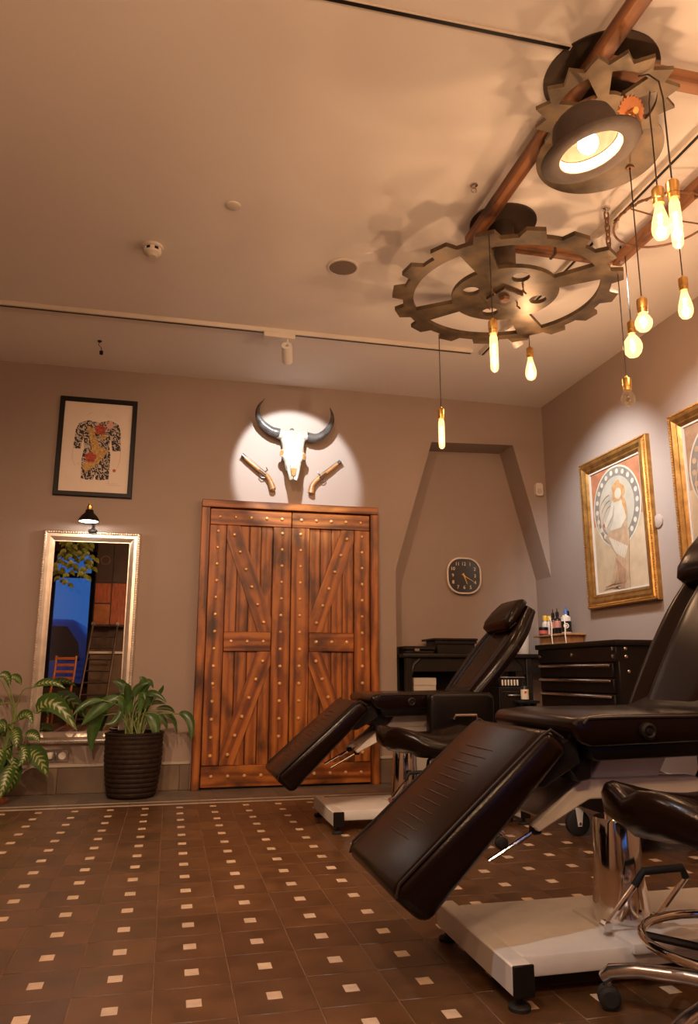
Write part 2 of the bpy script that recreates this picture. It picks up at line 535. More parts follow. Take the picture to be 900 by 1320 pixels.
def extr(bm, poly, depth, mtx=None, bev=0.0):
    """2-D polygon in local xy, from z 0 to depth"""
    mtx = mtx or Matrix.Identity(4)
    a = [bm.verts.new(mtx @ Vector((x, y, 0))) for x, y in poly]
    b = [bm.verts.new(mtx @ Vector((x, y, depth))) for x, y in poly]
    k = len(poly)
    f1 = bm.faces.new(a[::-1]); f2 = bm.faces.new(b)
    for i in range(k):
        bm.faces.new((a[i], a[(i + 1) % k], b[(i + 1) % k], b[i]))
    return [f1, f2]


def EX(poly, depth, mtx=None):
    bm = bmesh.new(); fs = extr(bm, poly, depth, mtx)
    bmesh.ops.recalc_face_normals(bm, faces=bm.faces)
    bmesh.ops.triangulate(bm, faces=[f for f in bm.faces if len(f.verts) > 4])
    return bm


def plate(polys, depth, mtx):
    """flat plate with holes (2-D filled curve, extruded) -> bmesh; local z = -depth/2..depth/2"""
    cu = bpy.data.curves.new('tmp', 'CURVE')
    cu.dimensions = '2D'; cu.fill_mode = 'BOTH'; cu.extrude = depth / 2
    for poly in polys:
        sp = cu.splines.new('POLY')
        sp.points.add(len(poly) - 1)
        for p, (x, y) in zip(sp.points, poly): p.co = (x, y, 0, 1)
        sp.use_cyclic_u = True
    o = bpy.data.objects.new('tmp', cu); COL.objects.link(o)
    bpy.context.view_layer.update()
    me = bpy.data.meshes.new_from_object(o.evaluated_get(bpy.context.evaluated_depsgraph_get()))
    bm = bmesh.new(); bm.from_mesh(me)
    bpy.data.objects.remove(o); bpy.data.curves.remove(cu); bpy.data.meshes.remove(me)
    bmesh.ops.remove_doubles(bm, verts=bm.verts, dist=1e-5)
    bmesh.ops.transform(bm, matrix=mtx, verts=bm.verts)
    return bm


def text_bm(s, size, mtx, depth=0.0008, align='CENTER'):
    cu = bpy.data.curves.new('tmp', 'FONT')
    cu.body = s; cu.size = size; cu.extrude = depth; cu.align_x = align; cu.align_y = 'CENTER'
    cu.resolution_u = 3
    o = bpy.data.objects.new('tmp', cu); COL.objects.link(o)
    bpy.context.view_layer.update()
    me = bpy.data.meshes.new_from_object(o.evaluated_get(bpy.context.evaluated_depsgraph_get()))
    bm = bmesh.new(); bm.from_mesh(me)
    bpy.data.objects.remove(o); bpy.data.curves.remove(cu); bpy.data.meshes.remove(me)
    bmesh.ops.transform(bm, matrix=mtx, verts=bm.verts)
    return bm


def arc(cx, cy, r, a0, a1, n):
    return [(cx + r * math.cos(R(a0 + (a1 - a0) * i / n)), cy + r * math.sin(R(a0 + (a1 - a0) * i / n))) for i in range(n + 1)]


def rrect(w, h, r, n=5):
    p = []
    for cx, cy, a in ((w / 2 - r, h / 2 - r, 0), (-w / 2 + r, h / 2 - r, 90), (-w / 2 + r, -h / 2 + r, 180), (w / 2 - r, -h / 2 + r, 270)):
        p += arc(cx, cy, r, a, a + 90, n)
    return p


def loft(bm, rings, cap=True):
    vr = [[bm.verts.new(Vector(p)) for p in r] for r in rings]
    n = len(vr[0])
    for a, b in zip(vr, vr[1:]):
        for j in range(n):
            bm.faces.new((a[j], a[(j + 1) % n], b[(j + 1) % n], b[j]))
    if cap:
        bm.faces.new(vr[0][::-1]); bm.faces.new(vr[-1])
    bmesh.ops.recalc_face_normals(bm, faces=bm.faces)
    return bm


def subdiv(bm, cuts=1):
    bmesh.ops.subdivide_edges(bm, edges=bm.edges, cuts=cuts, use_grid_fill=True, smooth=1.0)
    return bm


def clip_poly(poly, x0, x1, y0, y1):
    def cut(p, f, inter):
        out = []
        for i in range(len(p)):
            a, b = p[i - 1], p[i]
            if f(b):
                if not f(a): out.append(inter(a, b))
                out.append(b)
            elif f(a): out.append(inter(a, b))
        return out
    def ix(x): return lambda a, b: (x, a[1] + (b[1] - a[1]) * (x - a[0]) / (b[0] - a[0]))
    def iy(y): return lambda a, b: (a[0] + (b[0] - a[0]) * (y - a[1]) / (b[1] - a[1]), y)
    p = cut(poly, lambda q: q[0] >= x0, ix(x0)); p = cut(p, lambda q: q[0] <= x1, ix(x1))
    p = cut(p, lambda q: q[1] >= y0, iy(y0)); p = cut(p, lambda q: q[1] <= y1, iy(y1))
    return p


# the room: x to the right wall, y to the back wall
D, RW, H = 5.578, 3.023, 3.036
LW, RY, ND = -2.30, -2.0, 5.842
XZ = frame((0, 0, 0), (1, 0, 0), (0, 0, 1))      # local xy -> world xz, local z -> world -y


def xz(y):                                         # polygon drawn in x,z on the plane y, thickness towards the room (-y)
    m = XZ.copy(); m.translation = V(0, y, 0); return m


def yz(x):                                         # polygon drawn in (y mirrored) for the right wall: local x = -y, local y = z, out = -x
    return frame((x, 0, 0), (0, -1, 0), (0, 0, 1))


MESH = {}
# ------------------------------------------------------------------ the room shell
o = obj('wall_back', EX([(LW - .1, 0), (1.688, 0), (1.688, 1.58), (2.012, 2.652), (2.738, 2.676), (RW, 1.565), (RW, H), (LW - .1, H)],
        -(ND - D), xz(D)), M['wall'], kind='structure', origin=(0, D, 0))
obj('wall_alcove', B((1.5, ND, 0), (RW + .1, ND + .1, H)), M['wall'], kind='structure')
obj('wall_right', B((RW, RY - .1, 0), (RW + .1, ND, H)), M['wall'], kind='structure')
obj('wall_left', B((LW - .1, RY - .1, 0), (LW, D, H)), M['wall'], kind='structure')
bm = bmesh.new()
WX0, WX1, WZ0, WZ1 = -1.98, -1.30, 0.55, 2.78
VX0, VX1, VZ0, VZ1 = 0.75, 2.65, 0.55, 2.60
for lo, hi in (((LW, RY - .1, 0), (WX0, RY, H)), ((WX1, RY - .1, 0), (VX0, RY, H)), ((VX1, RY - .1, 0), (RW, RY, H)),
               ((WX0, RY - .1, 0), (WX1, RY, WZ0)), ((WX0, RY - .1, WZ1), (WX1, RY, H)),
               ((VX0, RY - .1, 0), (VX1, RY, VZ0)), ((VX0, RY - .1, VZ1), (VX1, RY, H))):
    box(bm, lo, hi)
obj('wall_rear', bm, M['rearwood'], kind='structure')
obj('ceiling', B((LW - .1, RY - .1, H), (RW + .1, ND + .1, H + .1)), M['ceil'], kind='structure')

# floor: grout bed, then every cement tile with its pale inlay
floor = obj('floor', B((LW - .1, RY - .1, -.12), (RW + .1, ND + .1, -.0015)), M['grout'], kind='structure', origin=(0, 0, 0))
TS, TX, TY = 0.1994, 0.0975, 2.0855
me_tile = finish(B((-.0987, -.0987, -.012), (.0987, .0987, 0), .0012, 1), 'tile', M['tile'])
me_inl = finish(B((-.019, -.022, -.0005), (.019, .022, .0009), .0005, 1), 'inlay', M['inlay'])
f_cam = 961.17
cy_, sy_, cp_, sp_ = math.cos(.2311), math.sin(.2311), math.cos(.2110), math.sin(.2110)
FW, RT = V(sy_ * cp_, cy_ * cp_, sp_), V(cy_, -sy_, 0)
UP = RT.cross(FW)
spots = []
for i in range(-12, 15):
    for k in range(-20, 15):
        x, y = TX + i * TS, TY + k * TS
        if x > RW - .02 or x < LW: continue
        d = V(x, y, -.8)
        z = d.dot(FW)
        vis = False
        if z > .3:
            u, v = d.dot(RT) / z * f_cam, -d.dot(UP) / z * f_cam
            vis = abs(u) < 450 + 90 and abs(v) < 660 + 90
            if vis and x > 0.95 and y < 1.75: vis = False         # behind stool and chair base
        spots.append((0 if vis else 1, d.length, x, y))
spots.sort()
rest_t, rest_i = bmesh.new(), bmesh.new()
for q, (hid, dist, x, y) in enumerate(spots):
    if q < 300 and not hid:
        t = bpy.data.objects.new('tile', me_tile); COL.objects.link(t)
        t.location = (x, y, random.uniform(-.0004, .0004)); t.parent = floor
        t.rotation_euler.z = random.choice((0, PI))
        n = bpy.data.objects.new('inlay', me_inl); COL.objects.link(n)
        n.parent = t
    else:
        box(rest_t, (x - .0987, y - .0987, -.012), (x + .0987, y + .0987, 0))
        box(rest_i, (x - .019, y - .022, -.0005), (x + .019, y + .022, .0009))
rt = obj('tile_field', rest_t, M['tile'], floor, kind='stuff')
obj('inlay_field', rest_i, M['inlay'], rt, kind='stuff')
for x in [LW + .42 * i for i in range(13)]:       # pale twin border lines and the darker band along the wall
    x1 = min(x + .418, RW)
    if x >= x1: continue
    for y0 in (4.992, 5.092):
        obj('border_strip', B((x, y0, -.012), (x1, y0 + .022, .002), .001), M['border'], floor)
    obj('border_tile', B((x, 5.016, -.012), (x1, 5.09, .0005), .001), M['bandtile'], floor)
    obj('band_tile', B((x + .1, 5.116, -.012), (min(x1 + .1, RW), 5.575, 0), .001), M['bandtile'], floor)
for x in (1.70, 2.14, 2.58):
    obj('band_tile', B((x, 5.579, -.012), (x + .436, ND, 0), .001), M['bandtile'], floor)

# skirting of tiles with a pale cap
def skirting(name, x0, x1, y, h=0.19, step=.40):
    r = obj(name, B((x0, y - .006, 0), (x1, y, h - .02)), M['grout'], kind='structure')
    x = x0
    while x < x1 - .01:
        e = min(x + step, x1)
        obj('skirting_tile', B((x + .001, y - .018, .001), (e - .001, y - .004, h - .022), .0015), M['skirt'], r)
        x = e
    obj('skirting_cap', B((x0, y - .024, h - .02), (x1, y, h), .003), M['skirtcap'], r)
skirting('baseboard_back', LW, 0.168, D)
skirting('baseboard_alcove', 1.535, 1.688, D)
skirting('baseboard_niche', 1.69, RW, ND)
r = obj('baseboard_right', B((RW - .006, RY, 0), (RW, ND, .17)), M['grout'], kind='structure')
y = RY
while y < ND - .05:
    e = min(y + .4, ND)
    obj('skirting_tile', B((RW - .018, y + .001, .001), (RW - .004, e - .001, .168), .0015), M['skirt'], r)
    y = e
obj('skirting_cap', B((RW - .024, RY, .17), (RW, ND - .03, .19), .003), M['skirtcap'], r)

# ------------------------------------------------------------------ double plank door
DX0, DX1, DH = .176, 1.528, 2.056
fr = obj('trim_1', B((DX0 + .062, D - .012, .0), (DX1 - .062, D, DH - .06)), M['cabdark'], kind='structure', origin=(.852, D, 0))
obj('door_post', B((DX0, D - .075, 0), (DX0 + .062, D, DH - .058), .004), M['wood_v'], fr)
obj('door_post', B((DX1 - .062, D - .075, 0), (DX1, D, DH - .058), .004), M['wood_v'], fr)
obj('door_lintel', B((DX0, D - .078, DH - .057), (DX1, D, DH), .004), M['wood_h'], fr)
me_stud = finish(LA([(0, .0125), (.007, .0108), (.0120, .0055), (.0142, 0), (.0142, -.004)], 10, frame((0, 0, 0), (1, 0, 0), (0, 0, 1))), 'stud', M['stud'])
YB, YF = D - .030, D - .058                           # panel face, frame face
def leaf(nm, x0, x1, mirror, label):
    w = x1 - x0
    d = obj(nm, B((x0, D - .026, .012), (x1, D - .012, DH - .062)), M['cabdark'], kind='structure', origin=(x0, D, 0), label=label)
    fx = (lambda u: x1 - u) if mirror else (lambda u: x0 + u)      # u from the hinge side
    def rail(u0, u1, z0, z1, m, nm_='rail', yf=YF):
        a, b_ = sorted((fx(u0), fx(u1)))
        obj(nm_, B((a + .001, yf, z0), (b_ - .001, YB + .006, z1), .004), m, d)
    def stud(u, z):
        s = bpy.data.objects.new('stud', me_stud); COL.objects.link(s); s.parent = d
        s.location = V(fx(u), YF + .001, z) - V(x0, D, 0)
    zt, zb = DH - .064, .014
    sw, cw = .125, .138                                # hinge stile, meeting stile
    n = 4
    for i in range(n):                                 # vertical boards behind
        u0 = sw + (w - sw - cw) * i / n; u1 = sw + (w - sw - cw) * (i + 1) / n
        rail(u0 + .001, u1 - .001, zb + .14, zt - .12, M['wood_p'], 'board', YB - .004 - .003 * (i % 2))
    rail(0, sw, zb + .145, zt - .122, M['wood_v'], 'stile')
    rail(w - cw, w, zb + .145, zt - .122, M['wood_v'], 'stile')
    rail(0, w, zt - .12, zt, M['wood_h'])
    rail(0, w, zb, zb + .143, M['wood_h'])
    zm0, zm1 = .945, 1.085
    rail(sw + .002, w - cw - .002, zm0, zm1, M['wood_h'])
    ux0, ux1 = sw + .002, w - cw - .002
    for (ua, za, ub, zb_) in ((ux0 + .03, zt - .122, ux1 - .03, zm1), (ux1 - .03, zm0, ux0 + .03, zb + .145)):
        a, b_ = V(ua, za, 0), V(ub, zb_, 0)
        t = (b_ - a).normalized(); s = V(-t.y, t.x, 0) * .062
        a2, b2 = a - t * .2, b_ + t * .2
        poly = clip_poly([(q.x, q.y) for q in (a2 + s, b2 + s, b2 - s, a2 - s)], ux0, ux1, min(za, zb_) + .001, max(za, zb_) - .001)
        poly = [(fx(u), z) for u, z in poly]
        bm = EX(poly, -(YB + .004 - (YF + .006)), xz(YF + .006))
        for v in bm.verts: v.co.y = v.co.y
        obj('brace', bm, M['brace_a'] if (mirror != (za > 1.2)) else M['brace_b'], d)
        for k in range(6):
            q = a + (b_ - a) * (.09 + .82 * k / 5); stud(q.x, q.y)
    for k in range(5): stud(w * (.12 + .76 * k / 4), zt - .06)
    for k in range(5): stud(w * (.12 + .76 * k / 4), zb + .072)
    for k in range(3): stud(ux0 + (ux1 - ux0) * (.16 + .34 * k), (zm0 + zm1) / 2)
    for k in range(14):
        z = zb + .21 + (zt - .17 - zb - .21) * k / 13
        stud(sw * .5, z); stud(w - cw * .5, z)
    return d
ang = math.atan2(.79, .30)
M['brace_a'] = wood('pine_brace_falling', (0, R(20), 0), WL, WM, WD)
M['brace_b'] = wood('pine_brace_rising', (0, R(-20), 0), WL, WM, WD)
leaf('door_1', DX0 + .064, .8505, False, 'left plank leaf of the scorched double door')
leaf('door_2', .8535, DX1 - .064, True, 'right plank leaf of the scorched double door, behind the far leg rest')

# ------------------------------------------------------------------ ceiling tracks and fittings
def track(nm, lo, hi, axis, label):
    t = thing(nm, label, 'track', ((lo[0] + hi[0]) / 2, (lo[1] + hi[1]) / 2, H - .032))
    obj('rail_body', B((*lo, H - .030), (*hi, H), .002), M['trackwhite'], t)
    c = [(lo[i] + hi[i]) / 2 for i in (0, 1)]
    if axis == 'x': obj('slot', B((lo[0] + .01, c[1] - .007, H - .0315), (hi[0] - .01, c[1] + .007, H - .028)), M['black'], t)
    else: obj('slot', B((c[0] - .007, lo[1] + .01, H - .0315), (c[0] + .007, hi[1] - .01, H - .028)), M['black'], t)
def slim_track(nm, lo, hi, axis, label):
    t = thing(nm, label, 'track', ((lo[0] + hi[0]) / 2, (lo[1] + hi[1]) / 2, H - .012))
    obj('rail_body', B((*lo, H - .010), (*hi, H), .002), M['trackwhite'], t)
    c = (lo[1] + hi[1]) / 2
    obj('slot', B((lo[0] + .01, c - .007, H - .0115), (hi[0] - .006, c + .007, H - .008)), M['black'], t)
track('lighting_track', (LW, 4.585), (1.98, 4.625), 'x', 'white ceiling track running across the room before the back wall')
track('lighting_track', (2.04, 2.30), (2.08, 4.62), 'y', 'white ceiling track along the right wall behind the gears')
slim_track('lighting_track', (LW, 2.052), (1.32, 2.074), 'x', 'slim ceiling track at the top edge of the picture')
track('lighting_track', (2.04, .2), (2.08, 2.05), 'y', 'short ceiling track above the picture wall near the camera')
def spotlight(p, t, label):
    p, t = V(*p), V(*t)
    s = thing('track_spotlight', label, 'spotlight', (p.x, p.y, H - .03), 'ceiling track spotlights')
    d = (t - p).normalized()
    fx_ = d.orthogonal().normalized()
    m = frame(p - d * .06, fx_, d.cross(fx_))
    box_ = B((p.x - .16, p.y - .022, H - .066), (p.x + .05, p.y + .022, H - .029), .003) if abs(p.y - 4.6) < .03 else B((p.x - .022, p.y - .10, H - .066), (p.x + .022, p.y + .05, H - .029), .003)
    obj('adapter', box_, M['trackwhite'], s)
    obj('stem', T([(p.x, p.y, H - .066), (p.x, p.y, p.z)], .007), M['white'], s)
    b = obj('head', open_lathe(bmesh.new(), [(.012, -.02), (.034, -.02), (.036, .0), (.036, .115), (.032, .115), (.032, .075), (.012, .07)], 20, m), M['white'], s)
    obj('reflector', LA([(.0, .066), (.031, .068), (.031, .072), (0, .071)], 16, m), M['lampglow'], s)
LB = ['white cylinder spotlight on the back ceiling track lighting the skull', 'white spotlight on the side track seen through the large gear',
      'white spotlight on the side track behind the hat lamp', 'track spotlight out of view aimed at the plants',
      'added fill spotlight out of view aimed at the double door', 'added fill spotlight out of view aimed at the left floor', 'ceiling spotlight out of view aimed at the near chair base']
for (p, t, *_), l in zip(SPOTS, LB): spotlight(p, t, l)

s = thing('smoke_detector', 'round white smoke detector with dark vents on the ceiling', 'smoke detector', (-.198, 3.769, H - .05))
mt = Matrix.Translation((-.198, 3.769, H))
obj('base', LA([(0, 0), (.056, 0), (.056, -.012), (.05, -.016), (0, -.016)], 28, mt), M['plasticw'], s)
obj('vent_ring', LA([(0, -.015), (.044, -.016), (.044, -.034), (0, -.034)], 24, mt), M['black'], s)
for k in range(6):
    a = k * PI / 3
    obj('fin', B((-.012, .034, -.036), (.012, .048, -.014), .002, 1, mt @ Matrix.Rotation(a, 4, 'Z')), M['plasticw'], s)
obj('cap', LA([(0, -.033), (.047, -.033), (.044, -.042), (.026, -.052), (.020, -.058), (0, -.060)], 28, mt), M['plasticw'], s)
s = thing('ceiling_speaker', 'flush round ceiling speaker with a grey grille', 'speaker', (.843, 3.734, H - .01))
mt = Matrix.Translation((.843, 3.734, H))
obj('grille', LA([(0, 0), (.078, 0), (.078, -.006), (.05, -.009), (0, -.010)], 32, mt), M['grille'], s)
obj('rim', open_lathe(bmesh.new(), [(.077, 0), (.088, 0), (.087, -.008), (.078, -.009)], 32, mt), M['plasticw'], s)
s = obj('sprinkler_plate', LA([(0, 0), (.036, 0), (.036, -.005), (.03, -.008), (0, -.008)], 24, Matrix.Translation((.195, 3.305, H))), M['plasticw'],
        label='small flat white disc on the ceiling near its middle', cat='ceiling cover')
s = thing('ceiling_hook', 'small metal eye hook screwed in the ceiling above the wooden beam', 'hook', (1.281, 2.884, H - .04))
obj('base', LA([(0, 0), (.018, 0), (.018, -.006), (.006, -.010), (.004, -.02), (0, -.02)], 14, Matrix.Translation((1.281, 2.884, H))), M['alu'], s)
obj('eye', T([(1.281 + .012 * math.cos(a), 2.884, H - .03 + .012 * math.sin(a)) for a in [i * PI / 6 for i in range(12)]], .003, 6, True), M['alu'], s)
s = thing('hanging_wire', 'short dark wire with a plug hanging from the ceiling at left', 'wire', (-.58, 5.06, H - .09))
obj('rosette', LA([(0, 0), (.016, 0), (.012, -.008), (0, -.008)], 12, Matrix.Translation((-.58, 5.06, H))), M['black'], s)
obj('wire', T([(-.58, 5.06, H - .005), (-.585, 5.06, H - .03), (-.566, 5.06, H - .05), (-.564, 5.06, H - .075)], .0025, 6), M['cord'], s)
obj('plug', B((-.576, 5.05, H - .10), (-.552, 5.07, H - .072), .004), M['black'], s)

# ------------------------------------------------------------------ gear chandelier
BZ0, BZ1 = 2.945, 2.998
t = thing('beam_frame', 'frame of old brown wooden beams hung under the ceiling', 'beam frame', (1.8, 2.4, BZ0))
def beam(x0, y0, x1, y1, m):
    bm = B((x0, y0, BZ0), (x1, y1, BZ1), .006, 1)
    obj('beam', bm, m, t)
beam(1.375, .4, 1.435, 3.24, M['beam_y'])
beam(2.22, .4, 2.28, 3.24, M['beam_y'])
beam(1.437, 3.20, 2.218, 3.25, M['beam_x'])
beam(1.437, 2.02, 2.218, 2.08, M['beam_x'])
for x, y in ((1.405, 3.19), (2.25, 3.19), (1.405, 2.05), (2.25, 2.05), (1.405, .7), (2.25, .7)):
    obj('hanger_bolt', LA([(.005, BZ1 - .002), (.005, H)], 8, Matrix.Translation((x, y, 0))), M['darkmetal'], t)
    obj('bolt_head', LA([(0, -.006), (.010, -.006), (.012, 0), (.012, .003), (0, .003)], 10, Matrix.Translation((x, y, BZ0))), M['alu'], t)
obj('strap', B((1.86, 3.196, BZ0 - .004), (1.872, 3.254, BZ1 + .004)), M['darkmetal'], t)

# big 16-tooth gear
GC, GZ = (1.646, 3.364), 2.775
def gear_poly(c, n, rr, rt, a_off, wr, wt):
    p = []
    for k in range(n):
        a = a_off + 360 / n * k
        for da, r in ((-wr, rr), (-wt, rt), (wt, rt), (wr, rr)):
            p.append((c[0] + r * math.cos(R(a + da)), c[1] + r * math.sin(R(a + da))))
        for f in (.33, .66):
            b = a + wr + (360 / n - 2 * wr) * f
            p.append((c[0] + rr * math.cos(R(b)), c[1] + rr * math.sin(R(b))))
    return p
holes = []
for k in range(4):                                   # four openings between four spokes
    a0, a1 = 48 + 90 * k, 138 + 90 * k
    hi, ho = 8.0, 5.6
    out = arc(0, 0, .487, a0 + ho + 3, a1 - ho - 3, 18)
    inn = arc(0, 0, .282, a1 - hi - 3, a0 + hi + 3, 12)
    holes.append([(GC[0] + x, GC[1] + y) for x, y in out + inn])
    holes.append(arc(GC[0] + .193 * math.cos(R(90 * k)), GC[1] + .193 * math.sin(R(90 * k)), .046, 0, 342, 19))
g = thing('steel_gear', 'large patinated metal gear wheel hanging flat under the beams', 'gear', (*GC, GZ))
obj('wheel', plate([gear_poly(GC, 16, .543, .600, 56.5, 7.0, 4.4)] + holes, .022, Matrix.Translation((0, 0, GZ))), M['bronze'], g)
obj('hub_plate', B((GC[0] - .07, GC[1] - .07, GZ - .026), (GC[0] + .07, GC[1] + .07, GZ - .009), .003, 1,
    Matrix.Translation((*GC, 0)) @ Matrix.Rotation(R(20), 4, 'Z') @ Matrix.Translation((-GC[0], -GC[1], 0))), M['darkmetal'], g)
obj('hub_nut', LA([(0, -.012), (.026, -.012), (.030, 0), (.030, .02), (0, .02)], 6, Matrix.Translation((*GC, GZ - .03))), M['rust'], g)
for k in range(4):
    a = R(30 + 90 * k); x, y = GC[0] + .115 * math.cos(a), GC[1] + .115 * math.sin(a)
    obj('clip', T([(x, y, GZ - .011), (x, y, GZ - .03), (x + .012, y - .01, GZ - .05)], .005, 6), M['rust'], g)
s = thing('flange_pipe', 'dark metal pipe with round ceiling flange above the large gear', 'pipe', (1.544, 3.136, GZ + .012))
obj('flange', LA([(0, H), (.168, H), (.168, H - .008), (.08, H - .014), (0, H - .014)], 40, Matrix.Translation((1.544, 3.136, 0))), M['darkmetal'], s)
obj('pipe', LA([(.054, GZ + .012), (.054, H - .012)], 24, Matrix.Translation((1.544, 3.136, 0))), M['darkmetal'], s)
# chain from a ceiling eye to the gear rim
s = thing('chain', 'rusty chain holding the right rim of the large gear', 'chain', (1.984, 2.903, GZ))
obj('ceiling_eye', LA([(0, 0), (.022, 0), (.020, -.008), (.006, -.012), (.006, -.03), (0, -.03)], 14, Matrix.Translation((1.984, 2.903, H))), M['alu'], s)
zz = H - .022; k = 0
while zz > GZ + .03:
    L_ = .046
    pts = []
    for a in [i * PI / 6 for i in range(12)]:
        u, v = .011 * math.cos(a), (.011 * math.sin(a) + (.5 * L_ - .011) * (1 if math.sin(a) >= 0 else -1))
        pts.append((1.984 + (u if k % 2 == 0 else 0), 2.903 + (0 if k % 2 == 0 else u), zz - L_ / 2 + v))
    obj('link', T(pts, .0042, 6, True), M['rust'], s)
    zz -= L_ - .012; k += 1
obj('rim_hook', T([(1.984, 2.903, GZ + .045), (1.99, 2.91, GZ + .03), (1.984, 2.903, GZ + .008)], .005, 6), M['rust'], s)

# upper disc, sunburst gear, lower plate
s = obj('ceiling_disc', LA([(0, H), (.214, H), (.214, H - .006), (0, H - .006)], 56, Matrix.Translation((1.500, 2.160, 0))), M['darkmetal'],
        label='large dark round metal disc on the ceiling above the sunburst gear', cat='disc')
SC = (1.475, 2.113); SZ = 2.852
hol = []
for k in range(5):
    a = 197 + 72 * k
    o_ = arc(0, 0, .180, a - 23, a + 23, 6); i_ = arc(0, 0, .072, a + 20, a - 20, 4)
    hol.append([(SC[0] + x, SC[1] + y) for x, y in o_ + i_])
sun = []
for k in range(16):
    a = 165.5 + 22.15 * k if k < 16 else 0
    a = 165.5 + 22.5 * k
    sun.append((SC[0] + .256 * math.cos(R(a)), SC[1] + .256 * math.sin(R(a))))
    sun.append((SC[0] + .211 * math.cos(R(a + 9)), SC[1] + .211 * math.sin(R(a + 9))))
s = thing('sunburst_gear', 'pale bronze saw-toothed gear under the dark ceiling disc', 'gear', (*SC, SZ))
obj('wheel', plate([sun] + hol, .016, Matrix.Translation((0, 0, SZ))), M['pale_bronze'], s)
obj('axle', LA([(.022, SZ), (.022, H - .005)], 16, Matrix.Translation((SC[0] + .012, SC[1] + .035, 0))), M['darkmetal'], s)
PC = (1.640, 2.420); PZ = 2.905
s = thing('round_plate', 'brown round metal plate with a cable grommet behind the hat lamp', 'plate', (*PC, PZ))
obj('plate', LA([(0, 0), (.254, 0), (.254, .007), (0, .007)], 56, Matrix.Translation((*PC, PZ))), M['bronze'], s)
obj('hanger', LA([(.008, PZ), (.008, H)], 10, Matrix.Translation((PC[0] + .04, PC[1] + .05, 0))), M['darkmetal'], s)
obj('grommet', open_lathe(bmesh.new(), [(.006, -.006), (.016, -.006), (.018, .002), (.006, .002)], 16, Matrix.Translation((1.809, 2.455, PZ))), M['rust'], s)
# small cog on the hat band and hat lamp
hm = Matrix.Translation((1.332, 2.007, 2.55)) @ Matrix.Rotation(R(-12), 4, V(math.sin(.2311 + .25), math.cos(.2311 + .25), 0)) @ Matrix.Rotation(R(5), 4, V(math.cos(.5), -math.sin(.5), 0))
s = thing('hat_lamp', 'brown bowler hat made into a pendant lamp with a lit bulb inside', 'lamp', (1.332, 2.007, 2.52))
W = .180
crown = [(.100, .006), (.1075, .012), (.106, .05), (.104, .095), (.095, .125), (.075, .145), (.04, .155), (.0, .157),
         ]
obj('crown', LA([(0, .150), (.04, .149), (.076, .139), (.095, .120), (.1045, .092), (.108, .05), (.110, .004)] + [(.1155, .003), (.1160, .012), (.1135, .05), (.1105, .095), (.1005, .126), (.079, .146), (.04, .156), (0, .158)], 40, hm), M['felt'], s)
brim = [(.1105, 0), (.130, -.006), (.160, -.004), (.172, .006), (.172, .011), (.160, .003), (.130, .001), (.1105, .006)]
obj('brim', open_lathe(bmesh.new(), brim, 48, hm), M['felt'], s)
obj('hat_band', open_lathe(bmesh.new(), [(.1155, .012), (.1185, .014), (.1160, .045), (.1125, .046)], 40, hm), M['leather'], s)
obj('lining', open_lathe(bmesh.new(), [(.1095, .002), (.1075, .040), (.1045, .040), (.1065, .003)], 40, hm), M['lining'], s)
obj('inner_reflector', LA([(0, .142), (.064, .138), (.090, .12), (.101, .09), (.104, .042), (.101, .042), (.097, .09), (.086, .118), (.062, .134), (0, .138)], 32, hm), M['hatinner'], s)
obj('socket', LA([(0, .137), (.02, .137), (.02, .085), (0, .085)], 16, hm), M['brass'], s)
obj('bulb', LA([(0, .004), (.020, .009), (.032, .024), (.036, .040), (.032, .056), (.020, .074), (.014, .086), (0, .09)], 24, hm), M['hatbulb'], s)
obj('hanger', T([hm @ V(0, 0, .155), hm @ V(0, 0, .19), V(1.40, 2.07, SZ - .010)], .008, 8), M['rust'], s)
light('hat_bulb_light', 'POINT', hm @ V(0, 0, .045), 3, WARM, None, .02)
ch = frame((1.478, 1.985, 2.722), (1, .1, 0), (0, -.5, 1))
s2 = thing('copper_cog', 'small copper cog and pipe fitting on the right of the hat lamp', 'cog', ch.translation)
obj('cog', plate([[(((.056 if k % 2 else .047)) * math.cos(2 * PI * k / 44), ((.056 if k % 2 else .047)) * math.sin(2 * PI * k / 44)) for k in range(44)], arc(0, 0, .012, 0, 340, 17)], .006, ch @ Matrix.Translation((0, 0, .012))), M['copper'], s2)
obj('hanger', T([(1.478, 1.992, 2.77), (1.49, 2.02, SZ - .009)], .004, 6), M['rust'], s2)
obj('fitting', LA([(.008, -.004), (.008, .03), (.012, .03), (.012, .04), (0, .04)], 12, ch), M['brass'], s2)
obj('drop_pipe', T([ch @ V(0, 0, .03), ch @ V(.03, -.03, .034), ch @ V(.035, -.06, .03)], .006, 8), M['rust'], s2)
obj('tap', LA([(0, 0), (.014, .002), (.016, .01), (.012, .018), (0, .02)], 12, ch @ Matrix.Translation((.036, -.062, .02))), M['darkmetal'], s2)

